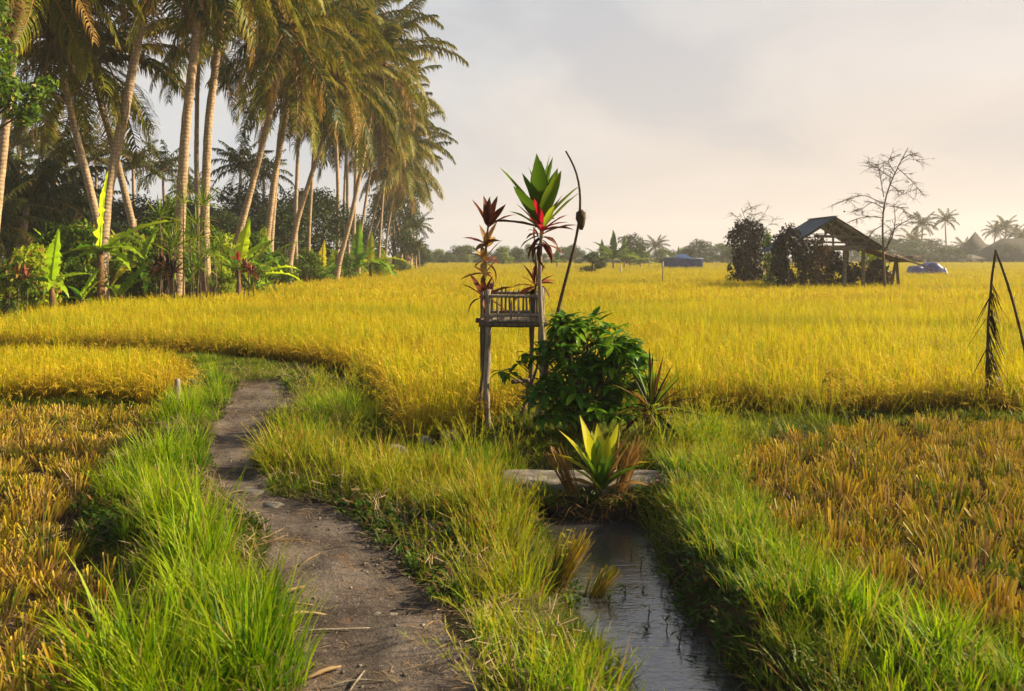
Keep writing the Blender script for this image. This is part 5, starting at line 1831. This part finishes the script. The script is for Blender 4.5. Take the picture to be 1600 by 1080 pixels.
nr_ = np.random.default_rng(19)
pw = np.stack([nr_.uniform(.22, 1.02, 60), nr_.uniform(6.96, 7.14, 60), nr_.uniform(-.13, -.08, 60)], -1)
scatter('slab_weeds', 'weed', pw, 0.8, 'small weeds rooted on the soil under the ti plant', 'weeds', 46, 0.4)
pw = np.stack([np.concatenate([nr_.uniform(-.1, .25, 26), nr_.uniform(.95, 1.2, 18)]), nr_.uniform(6.92, 7.12, 44), nr_.uniform(-.12, -.02, 44)], -1)
scatter('slab_turf', 'turf', pw, 1.0, 'turf creeping over both ends of the slab', 'grass', 47, 0.3)

g = G(617, 722)
rock('flat_stone', 'flat pale stone in the grass left of the rice corner', (g[0], g[1], .10), (.19, .16, .07), 21)
g = G(702, 690)
rock('field_stone', 'grey stone at the foot of the rice corner', (g[0], g[1], .04), (.20, .15, .14), 22)
g = G(665, 700)
rock('field_stone', 'small dark stone half hidden left of the rice corner stone', (g[0], g[1], .04), (.13, .10, .12), 23)
g = G(388, 765)
rock('path_stone', 'worn grey stone sunk into the narrow bend of the path', (g[0], g[1], -.022), (.26, .20, .05), 24)
g = G(425, 785)
rock('path_stone', 'small flat stone sunk in path just below the worn one', (g[0], g[1], -.022), (.14, .12, .04), 27)
g = G(692, 997)
rock('path_stone', 'light grey stone at the right edge of the near path', (g[0], g[1], -.02), (.14, .09, .05), 25)
g = G(590, 955)
rock('path_stone', 'flat dark ridge stone sunk in the middle of the near path', (g[0], g[1], -.032), (.24, .15, .05), 26)

g = G(277, 634)
st = MB().tube(np.array([(0, 0, -.1), (.004, 0, .12), (0, .004, .27), (.0, 0, .30)]), [.035, .036, .034, .026], 7, wob=.2, rng=np.random.default_rng(2)).build('wooden_stake', M['pale_bark'])
st.location = (g[0], g[1], 0)
tag(st, 'short wooden stake standing in grass at the end of rice band', 'stake')

STICKS = [((398, 945), (476, 922), .022, 'curled dry leaf sheath at the left path edge, highest of the litter', 'straw'),
          ((418, 952), (490, 944), .012, 'short dry stalk just below the curled sheath on path', 'straw'),
          ((430, 972), (510, 958), .016, 'dry husk strip lying left on the path', 'straw'),
          ((440, 990), (578, 978), .010, 'long straight pale stick lying across the path', 'bark2'),
          ((478, 1062), (532, 1038), .017, 'thick dry leaf sheath near the bottom of the path', 'straw'),
          ((500, 1072), (600, 1062), .009, 'thin reddish twig at the bottom of the path', 'bark2'),
          ((545, 1078), (570, 1046), .008, 'short forked twig at the bottom of the path', 'bark2'),
          ((676, 1018), (722, 1002), .008, 'bent pale twig at the right edge of path', 'straw'),
          ((660, 985), (690, 966), .006, 'short thin straw above the light stone', 'straw'),
          ((466, 880), (500, 862), .007, 'short pale stem lying in mid path', 'straw'),
          ((380, 850), (470, 842), .008, 'dry stem across the left path edge by the tall grass', 'straw'),
          ((352, 776), (385, 766), .008, 'dry stem beside the worn stone in the path bend', 'straw')]
M['bark2'] = M['pale_bark']
for i, (a, c, r, lab, m) in enumerate(STICKS):
    p, q = G(*a), G(*c)
    r *= .62
    p[2], q[2] = gz(p[0], p[1]) + r + .012, gz(q[0], q[1]) + r + .014
    mid = (p + q) / 2 + [0, .03 * ((i % 3) - 1), .012]
    cpt = trunk_curve([p - p, mid - p, q - p], 9)
    u = np.linspace(-1, 1, 9)
    o = MB().tube(cpt, r * (1 - .55 * np.abs(u)) * (1 + .2 * np.sin(u * 9 + i)), 6, wob=.3, rng=np.random.default_rng(i)).build('dry_stick' if r < .012 else 'dry_sheath', M[m])
    o.location = p
    tag(o, lab, 'dry stalk')


def sprig(px, py, Y, z0, h, label, seed, mat='ti_yellow', n=9):
    rng = random.Random(seed)
    b = ((px - 800) / F * Y, Y, z0)
    t = thing('weed_sprig', label, 'weed', b)
    c = trunk_curve([(0, 0, 0), (.01, 0, h * .5), (-.005, 0, h)], 8)
    MB().tube(c, np.linspace(.005, .002, 8), 5).build('stem', M['banana_stem'], t)
    for i in range(n):
        z = h * (.35 + .65 * i / (n - 1))
        put_leaf(t, 'oval', i % 3, mat, (0, 0, z), i * 2.4, rng.uniform(0, .6), .055, 1.0, 0)
    return t


sprig(884, 860, 5.9, gz((884 - 800) / F * 5.9, 5.9), .30, 'small weed sprig with pale leaf pairs on the ditch bank', 1)
sprig(922, 500, 9.2, .9, .22, 'pale flowering sprig rising above the bush top', 2, 'ti_yellow', 7)


def dry_frond_arch():
    Ya = 10.2
    a, top, c = P(1538, 600, Ya), P(1556, 391, Ya), P(1612, 590, Ya)
    b = np.array([a[0], Ya, 0.0])
    t = thing('bent_dry_frond', 'dark dried palm frond snapped into a narrow arch over rice', 'dry frond', b)
    l0 = np.array([P(1541, 0, Ya)[0], Ya, -.05])
    r0 = np.array([P(1622, 0, Ya)[0], Ya - .1, -.05])
    left = trunk_curve(np.array([l0, P(1543, 520, Ya), P(1549, 440, Ya), top]) - b, 22)
    right = trunk_curve(np.array([top, P(1577, 450, Ya), P(1598, 530, Ya), P(1612, 600, Ya), r0]) - b, 22)
    MB().tube(left, np.linspace(.016, .012, 22), 6, wob=.4, rng=np.random.default_rng(1)).build('midrib', M['dark_pole'], t, smooth=True)
    MB().tube(right, np.linspace(.012, .020, 22), 6, wob=.4, rng=np.random.default_rng(2)).build('stalk', M['dark_pole'], t, smooth=True)
    nr = np.random.default_rng(3)
    mb = MB()
    n = 90
    k = nr.integers(6, 18, n)
    bb = left[k] + nr.normal(0, .004, (n, 3))
    blades(nr, mb, bb, nr.uniform(.30, .75, n) * (1.1 - k / 30), np.where(nr.random(n) < .88, 0, math.pi) + nr.normal(0, .4, n), nr.uniform(2.55, 3.02, n), nr.uniform(-.1, .12, n), .015, 4, tipw=.2)
    mb.build('leaflet_fringe', M['purple'], t)
    # leaflet stubs give the ribs a toothed edge
    mb = MB()
    for rib in (left, right):
        kk = nr.integers(1, 21, 60)
        blades(nr, mb, rib[kk] + nr.normal(0, .006, (60, 3)), .035, nr.random(60) * 6.28, nr.uniform(.8, 2.2, 60), .2, .012, 2)
    mb.build('leaflet_stubs', M['purple'], t)


dry_frond_arch()


def water_weeds():
    rng = random.Random(8)
    for i, (px, py) in enumerate(((1002, 925), (1012, 965), (975, 930), (950, 950), (1040, 985), (1010, 985), (1085, 1030), (890, 995), (930, 1040), (1000, 890), (985, 870), (1060, 1010))):
        g = G(px, py, WZ)
        t = thing('water_weed', 'small dark weed sprig standing in the ditch water', 'weed', (g[0], g[1], WZ - .02), 'weed sprigs standing in the ditch water')
        h = rng.uniform(.04, .11)
        MB().tube(np.array([(0, 0, 0), (.01, 0, h * .6), (rng.uniform(-.02, .02), 0, h)]), [.004, .003, .002], 5).build('stem', M['bark'], t)
        for k in range(rng.randint(3, 6)):
            put_leaf(t, 'oval', k % 4, rng.choice(('weed', 'bush', 'weed')), (0, 0, h * rng.uniform(.4, 1)), rng.uniform(0, 6.28), rng.uniform(-.2, .7), rng.uniform(.03, .055), .8)


water_weeds()


# ------------------------------------------------------------------ field hut
def hut():
    Yf, Yb = 41.0, 44.0
    sx = lambda px: (px - 800) / F * Yf
    zz = lambda py: CAMZ - (py - HY) / F * Yf
    ax = sx(1302)
    apex, eave = zz(340), zz(390)
    hw = sx(1380) - ax + .06
    b = np.array([ax, Yf, 0.0])
    t = thing('field_hut', 'weathered open timber field hut with blue grey sheet roof', 'hut', b)
    rng = random.Random(6)

    def bar(name, p, q, w, h=None, mat='timber'):
        return MB().bar(np.array(p) - b, np.array(q) - b, w * 1.3, h and h * 1.3).build(name, M[mat], t)
    # posts
    for px, y in ((1320, Yf + .05), (1349, Yf + .05), (1256, Yf + .05)):
        bar('post', (sx(px), y, -.1), (sx(px) + rng.uniform(-.03, .03), y, eave + .05), .105)
    for x in (ax - 1.8, ax - .3, ax + 1.6):
        bar('post', (x, Yb - .05, -.1), (x, Yb - .05, eave + .05), .12)
    # gable boards and truss
    bar('gable_board', (sx(1262), Yf - .08, zz(388)), (sx(1353), Yf - .08, zz(387)), .05, .17, 'timber')
    bar('gable_board', (sx(1264), Yf - .06, zz(378)), (sx(1356), Yf - .06, zz(380)), .05, .06, 'timber')
    bar('tie_beam', (sx(1272), Yf, zz(369)), (sx(1352), Yf, zz(371)), .08, .09, 'timber')
    for a, c in (((1302, 345), (1302, 385)), ((1302, 352), (1275, 384)), ((1306, 352), (1336, 384)), ((1290, 352), (1290, 370)), ((1318, 356), (1312, 376)), ((1330, 362), (1322, 384))):
        bar('truss_strut', (sx(a[0]), Yf + .02, zz(a[1])), (sx(c[0]), Yf + .02, zz(c[1])), .06)
    for y in (Yf - .02, (Yf + Yb) / 2, Yb):
        for s in (-1, 1):
            bar('rafter', (ax, y, apex - .06), (ax + s * hw, y, eave - .06), .06, .09, 'timber')
    bar('ridge_beam', (ax, Yf - .1, apex - .07), (ax, Yb + .1, apex - .07), .08)
    for s in (-1, 1):
        bar('wall_plate', (ax + s * (hw - .3), Yf - .1, eave + .08), (ax + s * (hw - .3), Yb, eave + .08), .10)

    # corrugated sheets
    def sheet(name, p00, p10, p11, p01, mat, n=26, amp=.018):
        """p00-p10 along the ridge, p01-p11 along the eave"""
        p00, p10, p11, p01 = (np.array(p) - b for p in (p00, p10, p11, p01))
        u = np.linspace(0, 1, n * 4)
        v = np.linspace(0, 1, 5)
        up_ = np.cross(p10 - p00, p01 - p00)
        up_ /= np.linalg.norm(up_)
        if up_[2] < 0:
            up_ = -up_
        Vs = []
        for k in (0, 1):
            for vv in v:
                pt = (p00 * (1 - vv) + p01 * vv)[None] * (1 - u)[:, None] + (p10 * (1 - vv) + p11 * vv)[None] * u[:, None]
                Vs.append(pt + up_ * (amp * np.sin(u * n * 2 * math.pi) + (.012 if k == 0 else 0) + .03 * (vnoise(u * 5, u * 0 + vv * 3, 1, 5) - .5))[:, None])
        V = np.concatenate(Vs)
        m = len(u)
        Q = []
        for k in (0, 1):
            for i in range(4):
                for j in range(m - 1):
                    a = (k * 5 + i) * m + j
                    Q.append((a, a + 1, a + m + 1, a + m))
        return MB().add(V, Q).build(name, M[mat], t, smooth=True)
    dz = .02
    roof = MB().bar(np.array((ax, Yf - .27, apex + .05)) - b, np.array((ax, Yb + .27, apex + .05)) - b, .22, .03).build('roof', M['roof_blue'], t)
    for y0, y1 in ((Yf - .3, Yf + .95), (Yf + .92, Yf + 2.15), (Yf + 2.12, Yb + .3)):
        sheet('roof_sheet', (ax - .0, y0, apex + dz), (ax - .0, y1, apex + dz), (ax - hw * 1.06, y1, eave - .06), (ax - hw * 1.06, y0, eave - .06), 'roof_blue', 7).parent = roof
        sheet('roof_sheet', (ax, y0, apex + dz + .004), (ax, y1, apex + dz + .004), (ax + hw * 1.04, y1, eave - .03), (ax + hw * 1.04, y0, eave - .03), 'roof_dark', 7).parent = roof
    # sagging lean-to
    e0, e1 = zz(384), zz(409)
    sheet('lean_to_sheet', (sx(1348), Yf - .15, e0 - .06), (sx(1348), Yf + 1.6, e0 - .06), (sx(1424), Yf + 1.6, e1 - .05), (sx(1418), Yf - .15, e1), 'roof_rust', 8)
    for px, py in ((1395, 441), (1406, 441)):
        bar('lean_to_prop', (sx(px) - (.1 if px < 1400 else -.02), Yf + .1, -.1), (sx(1402), Yf + .1, zz(403)), .08, None, 'bark')
    for k, (a, c) in enumerate((((1400, 400), (1452, 421)), ((1396, 398), (1440, 409)), ((1404, 403), (1446, 416)), ((1392, 401), (1428, 402)))):
        bar('loose_pole', (sx(a[0]), Yf - .1 + .1 * k, zz(a[1])), (sx(c[0]), Yf - .2 + .1 * k, zz(c[1])), .05, None, 'bark2' if k != 3 else 'roof_rust')
    # slatted left end of the gable under the eave
    for i in range(5):
        z = zz(366 + 5 * i)
        bar('slat', (sx(1262 - 3 * i), Yf + .3, z), (sx(1290), Yf + .3, z + .02), .05, .03, 'bamboo_grey')


hut()


def massed_shrub(name, label, px0, px1, py_top, Y, mat, n, leaf, seed, stems='bark', lift=0.0, depth=.9, cat='shrub'):
    nr = np.random.default_rng(seed)
    x0, x1 = P(px0, 0, Y)[0], P(px1, 0, Y)[0]
    H = P(0, py_top, Y)[2]
    c = np.array([(x0 + x1) / 2, Y, 0])
    w = (x1 - x0) / 2
    t = thing(name, label, cat, c)
    cl = []
    for i in range(16):
        u = (i + .5) / 16
        a = nr.random() * 6.28
        k = .62 * math.sqrt(max(.05, 1 - max(0, u - .55) ** 2 * 4.2))
        cl.append((np.array([math.cos(a) * w * k, math.sin(a) * w * k * depth, lift + (H - lift) * (.08 + .86 * u)]), np.array([w * .48, w * .48, H * .14]) * (.6 + .8 * nr.random())))
    for i in range(9):
        a = nr.random() * 6.28
        cl.append((np.array([math.cos(a) * w * 1.02, math.sin(a) * w * depth, lift + (H - lift) * nr.uniform(.25, .98)]), np.array([w * .16, w * .16, H * .07])))
    mb = MB()
    leaf_cloud(nr, mb, cl, n, leaf, shell=.35)
    mb.build('crown', M[mat], t)
    s = MB()
    for cc, r in cl[::2]:
        s.tube(trunk_curve([(cc[0] * .2, cc[1] * .2, 0), cc * .6, cc], 6), np.linspace(.035, .01, 6), 5)
    s.build('stems', M[stems], t)
    return t


massed_shrub('purple_shrub', 'purple black leaved shrub standing clear left of the hut', 1141, 1202, 344, 48.0, 'purple', 4200, .21, 1)
massed_shrub('purple_shrub', 'purple black leaved shrub pressed against the left hut corner', 1208, 1260, 358, 40.0, 'purple', 3600, .18, 2)
massed_shrub('russet_creeper', 'reddish brown creeper hiding the left hut post', 1244, 1296, 368, 40.4, 'russet', 2000, .15, 3, depth=.4)
massed_shrub('shade_shrub', 'dark shrub growing inside the hut behind its posts', 1268, 1345, 392, 42.6, 'purple', 3200, .18, 4, depth=.5)
massed_shrub('shade_shrub', 'dark shrub growing under the hut lean-to', 1352, 1392, 402, 42.4, 'russet', 1700, .17, 5, depth=.6)
massed_shrub('green_shrub', 'sunlit green shrub seen through the hut lean-to', 1345, 1385, 388, 47.0, 'shrub_yellow', 1500, .19, 6)
massed_shrub('green_shrub', 'thin green shrub between the two purple black shrubs', 1192, 1216, 362, 44.0, 'shrub', 800, .15, 7)


# ------------------------------------------------------------------ bare trees
def bare_tree(label, limbs, Y, seed, r0=.07, twigs=5, leaves=0, depth=5):
    """limbs: pixel polylines drawn in the plane of the tree; smaller branches grow from them"""
    rng = random.Random(seed)
    b = P(*limbs[0][0], Y)
    b[2] = 0.0
    t = thing('bare_tree', label, 'tree', b)
    tr, tw = MB(), MB()
    tips = []
    for i, limb in enumerate(limbs):
        pts = np.array([P(x, y, Y) for x, y in limb]) - b
        if i == 0:
            pts[0] = (0, 0, -.05)
        pts[:, 1] += rng.uniform(-.7, .7) * np.linspace(0, 1, len(pts)) if i else 0
        c = trunk_curve(pts, 16)
        ra = r0 if i == 0 else r0 * (.62 if i < 3 else .36)
        tr.tube(c, np.linspace(ra, ra * .28, 16), 6)
        L = np.linalg.norm(c[-1] - c[0])
        for k in range(int(twigs * (1.6 if i == 0 else 1))):
            u = rng.uniform(.42 if i == 0 else .25, 1.0)
            p = c[int(u * 15)]
            d = (c[min(15, int(u * 15) + 1)] - c[max(0, int(u * 15) - 1)])
            d /= np.linalg.norm(d) + 1e-9
            side = np.array([rng.uniform(-1, 1), rng.uniform(-1, 1), rng.uniform(-.25, .45)])
            dd = d * .55 + side
            dd /= np.linalg.norm(dd)
            ln = rng.uniform(.25, .65) * (1.15 if i == 0 else .8)
            q = p + dd * ln * .5
            e = q + (dd + np.array([0, 0, -.35])) * ln * .5
            tw.tube(np.array([p, q, e]), [.013, .009, .005], 4, cap=False)
            for m in range(5):
                o = q + (e - q) * rng.random()
                f = o + (dd * .5 + np.array([rng.uniform(-1, 1), rng.uniform(-1, 1), rng.uniform(-.8, .3)])) * rng.uniform(.15, .4)
                tw.tube(np.array([o, (o + f) / 2 + [0, 0, .015], f]), [.007, .005, .004], 3, cap=False)
                tips.append(f)
    tr.build('trunk', M['bark'], t, smooth=True)
    tw.build('twigs', M['bark'], t)['kind'] = 'stuff'
    if leaves:
        nr = np.random.default_rng(seed)
        mb = MB()
        sel = [tips[i] for i in nr.choice(len(tips), leaves)]
        leaf_cloud(nr, mb, [(p, .05) for p in sel], leaves * 3, .09)
        mb.build('dead_leaves', M['russet'], t)


bare_tree('leafless spindly tree with wide twigs rising beside the hut', [
    [(1383, 441), (1380, 390), (1378, 340), (1383, 305), (1396, 275), (1408, 250), (1419, 231)],
    [(1382, 392), (1392, 372), (1394, 345), (1388, 318)],
    [(1386, 388), (1394, 362), (1408, 350), (1440, 335)],
    [(1379, 318), (1350, 304), (1330, 310), (1308, 318)],
    [(1381, 308), (1374, 280), (1370, 262), (1345, 256)],
    [(1394, 278), (1375, 268), (1366, 258)],
    [(1379, 340), (1352, 338), (1325, 348)],
    [(1380, 325), (1360, 315), (1340, 330), (1328, 330)],
    [(1402, 262), (1420, 278), (1440, 300)],
    [(1408, 250), (1425, 240), (1442, 252)],
    [(1390, 288), (1412, 300), (1428, 303)],
    [(1398, 270), (1385, 252), (1390, 246)],
    [(1379, 352), (1365, 362), (1362, 378)],
    [(1390, 322), (1412, 325), (1425, 340)],
], 40.5, 3, .058, 12, 20)
bare_tree('leafless twiggy sapling poking above the lone purple shrub', [
    [(1172, 432), (1170, 380), (1166, 345), (1158, 325)],
    [(1169, 365), (1190, 340), (1200, 325)],
    [(1169, 360), (1152, 340), (1142, 332)],
    [(1170, 350), (1176, 335), (1174, 322)],
    [(1175, 375), (1200, 352), (1216, 335)],
    [(1171, 355), (1184, 330), (1183, 322)],
], 48.5, 5, .035, 7, 0)


# ------------------------------------------------------------------ tarps, far buildings, field markers
def tarp(name, label, px0, px1, py_top, py_bot, Y, mat, seed, lumps, cat='tarp'):
    x0, x1 = P(px0, 0, Y)[0], P(px1, 0, Y)[0]
    zt = P(0, py_top, Y)[2]
    n, m = 40, 20
    u, v = np.meshgrid(np.linspace(0, 1, n), np.linspace(0, 1, m))
    w = x1 - x0
    h = np.zeros_like(u)
    for (cu, hh, ww) in lumps:
        h = np.maximum(h, hh * np.exp(-((u - cu) / ww) ** 2))
    h = h * np.clip(np.sin(math.pi * v) * 2.2, 0, 1) ** .6
    ed = np.minimum(np.minimum(u, 1 - u), np.minimum(v, 1 - v))
    z = zt * h * sstep(ed, 0, .12) + .05 * (vnoise(u * 12, v * 6, 1, seed) - .5) * sstep(ed, 0, .1)
    V = np.stack([x0 + u * w + .05 * w * (vnoise(u * 5, v * 5, 1, seed + 2) - .5), Y + (v - .5) * w * .7, np.maximum(z, -.03)], -1).reshape(-1, 3)
    i = np.arange(m - 1)[:, None] * n
    j = np.arange(n - 1)[None, :]
    Q = np.stack([i + j, i + j + 1, i + n + j + 1, i + n + j], -1).reshape(-1, 4)
    o = MB().add(V, Q).build(name, M[mat], smooth=True)
    return tag(o, label, cat)


tarp('tarpaulin_heap', 'violet blue tarpaulin draped over a heap right of the hut', 1418, 1478, 410, 424, 68, 'tarp_violet', 3, [(.2, .8, .3), (.6, 1.0, .4), (.9, .7, .3)])


def stall():
    Y = 104
    x0, x1 = P(1035, 0, Y)[0], P(1096, 0, Y)[0]
    t = thing('blue_stall', 'low field shelter hung with dark blue tarpaulin across the paddy', 'shelter', ((x0 + x1) / 2, Y, 0))
    w = (x1 - x0) / 2
    H = P(0, 404, Y)[2]
    HT = P(0, 400, Y)[2]
    for sx_ in (-1, -.4, .35, 1):
        for y in (-.8, .8):
            MB().bar((sx_ * w * .96, y, -.05), (sx_ * w * .96, y, H), .08).build('post', M['timber'], t)
    mb = MB()
    xs = np.linspace(-w, w, 40)
    for yy, s in ((-.85, 1),):
        V = np.concatenate([np.stack([xs, np.full(40, yy) + .06 * np.sin(xs * 9), np.full(40, H) + .05 * np.sin(xs * 5)], -1), np.stack([xs, np.full(40, yy - .05) + .06 * np.sin(xs * 9 + 1), np.full(40, .25)], -1)])
        mb.add(V, [(i, i + 1, 40 + i + 1, 40 + i) for i in range(39)])
    mb.build('side_curtain', M['tarp'], t, smooth=True)
    V = np.array([(-w * .45, -.9, H), (w * .45, -.9, H), (w * .2, 0, HT + .2), (-w * .2, 0, HT + .2), (-w * .45, .9, H), (w * .45, .9, H)])
    MB().add(V, [(0, 1, 2, 3), (3, 2, 5, 4)], [(0, 3, 4), (1, 5, 2)]).build('roof', M['tarp'], t)
    V = np.array([(-w, -.9, H - .02), (w, -.9, H - .02), (w, .9, H - .02), (-w, .9, H - .02), (-w, -.9, H + .06), (w, -.9, H + .06), (w, .9, H + .06), (-w, .9, H + .06)])
    MB().add(V, [(0, 1, 2, 3), (4, 5, 6, 7), (0, 1, 5, 4), (1, 2, 6, 5), (2, 3, 7, 6), (3, 0, 4, 7)]).build('awning', M['tarp'], t)


stall()


def house(name, label, px0, px1, py_eave, py_ridge, Y, roofmat, wallmat, hip=.35, depth=6.0, over=.6, doors=2):
    x0, x1 = P(px0, 0, Y)[0], P(px1, 0, Y)[0]
    ze, zr = P(0, py_eave, Y)[2], P(0, py_ridge, Y)[2]
    w = (x1 - x0) / 2
    t = thing(name, label, 'building', ((x0 + x1) / 2, Y + depth / 2, 0))
    d = depth / 2
    a, e = w - over, d - over

    def prism(x, y, z0, z1):
        V = np.array([(sx_ * x, sy * y, z) for z in (z0, z1) for sx_, sy in ((-1, -1), (1, -1), (1, 1), (-1, 1))])
        return MB().add(V, [(3, 2, 1, 0), (4, 5, 6, 7), (0, 1, 5, 4), (1, 2, 6, 5), (2, 3, 7, 6), (3, 0, 4, 7)])
    wall = prism(a, e, -.1, ze + .02).build('wall', M[wallmat], t)
    r = w * (1 - hip)
    V = np.array([(-w, -d, ze), (w, -d, ze), (w, d, ze), (-w, d, ze), (-r, 0, zr), (r, 0, zr), (-w, -d, ze - .12), (w, -d, ze - .12), (w, d, ze - .12), (-w, d, ze - .12)])
    MB().add(V, [(0, 1, 5, 4), (2, 3, 4, 5), (6, 7, 1, 0), (7, 8, 2, 1), (8, 9, 3, 2), (9, 6, 0, 3), (9, 8, 7, 6)], [(1, 2, 5), (3, 0, 4)]).build('roof', M[roofmat], t)
    for i in range(doors):
        x = -a + 2 * a * (i + 1) / (doors + 1)
        MB().box((x, -e - .02, ze * .5), (min(1.0, a * .3), .06, ze * .62)).build('window' if i % 2 else 'door', M['wall_dark'], wall)
    return t


house('shed', 'long low pale shed at the foot of the distant trees', 655, 762, 406, 400, 200, 'roof_dark', 'wall_pale', .05, 5, .3, 5)
house('pavilion', 'distant pavilion with tall pointed dark roof', 1512, 1546, 388, 362, 180, 'roof_dark', 'wall_dark', .98, 2.6, .3, 1)
house('house', 'large dark house roof rising at the right picture edge', 1546, 1680, 402, 372, 172, 'roof_dark', 'wall_dark', .55, 8, .5, 3)
house('house', 'low house with faded pink roof behind the hut poles', 1398, 1452, 402, 394, 170, 'roof_tile', 'wall_dark', .3, 5, .4, 2)
house('house', 'long low grey house below the far palms', 1450, 1540, 404, 398, 172, 'roof_dark', 'wall_dark', .2, 5, .4, 3)
house('small_shrine_house', 'tiny pink walled house at the end of the grove', 624, 641, 404, 399, 95, 'roof_tile', 'roof_tile', .4, 1.5, .1, 1)

for i, (px, py, Y, h, lab) in enumerate(((1035, 437, 47, .9, 'tall thin bamboo marker stick in the rice, nearest of the markers'), (985, 414, 108, .35, 'short white marker left of the blue shelter'), (1015, 414, 108, .5, 'white marker just left of the blue shelter'), (1115, 414, 106, .5, 'white marker right of the blue shelter'), (970, 420, 70, .45, 'leaning stick marker below the far bananas'))):
    o = MB().tube(np.array([(0, 0, -.05), (.01, 0, .46 + h * .5), (.03, 0, .46 + h)]), [.03 + .02 * (i > 0), .028 + .02 * (i > 0), .02 + .02 * (i > 0)], 6).build('marker_post', M['white_paint'])
    o.location = ((px - 800) / F * Y, Y, 0)
    tag(o, lab, 'post')

# ------------------------------------------------------------------ air
def haze():
    V = np.array([(x, y, z) for z in (-2.0, 24.0) for x, y in ((-640, -70), (640, -70), (640, 640), (-640, 640))], float)
    o = MB().add(V, [(3, 2, 1, 0), (4, 5, 6, 7), (0, 1, 5, 4), (1, 2, 6, 5), (2, 3, 7, 6), (3, 0, 4, 7)]).build('haze', None)
    m, nt, N, L = new_mat('haze')
    out = N.new('ShaderNodeOutputMaterial')
    v = N.new('ShaderNodeVolumePrincipled')
    v.inputs['Color'].default_value = (0.93, 0.93, 0.94, 1)
    v.inputs['Density'].default_value = HAZE
    v.inputs['Anisotropy'].default_value = 0.3
    L.new(v.outputs[0], out.inputs['Volume'])
    o.data.materials.clear()
    o.data.materials.append(m)
    tag(o, 'thin pale evening haze over the fields', 'haze', kind='stuff')


HAZE = 0.00065
haze()


# ------------------------------------------------------------------ labels of small groups: tell the members apart by their order
def order_labels():
    groups = {}
    for o in col.objects:
        if o.parent is None and o.get('group') and o.get('label'):
            groups.setdefault((o['group'], o['label']), []).append(o)
    for (g_, lab), os_ in groups.items():
        if 2 <= len(os_) <= 13 and len(lab.split()) <= 12:
            os_.sort(key=lambda o: o.location.x / o.location.y)
            for i, o in enumerate(os_):
                o['label'] = lab + ', ' + ('leftmost' if i == 0 else 'rightmost' if i == len(os_) - 1 else ORD[i] + ' from left')


order_labels()
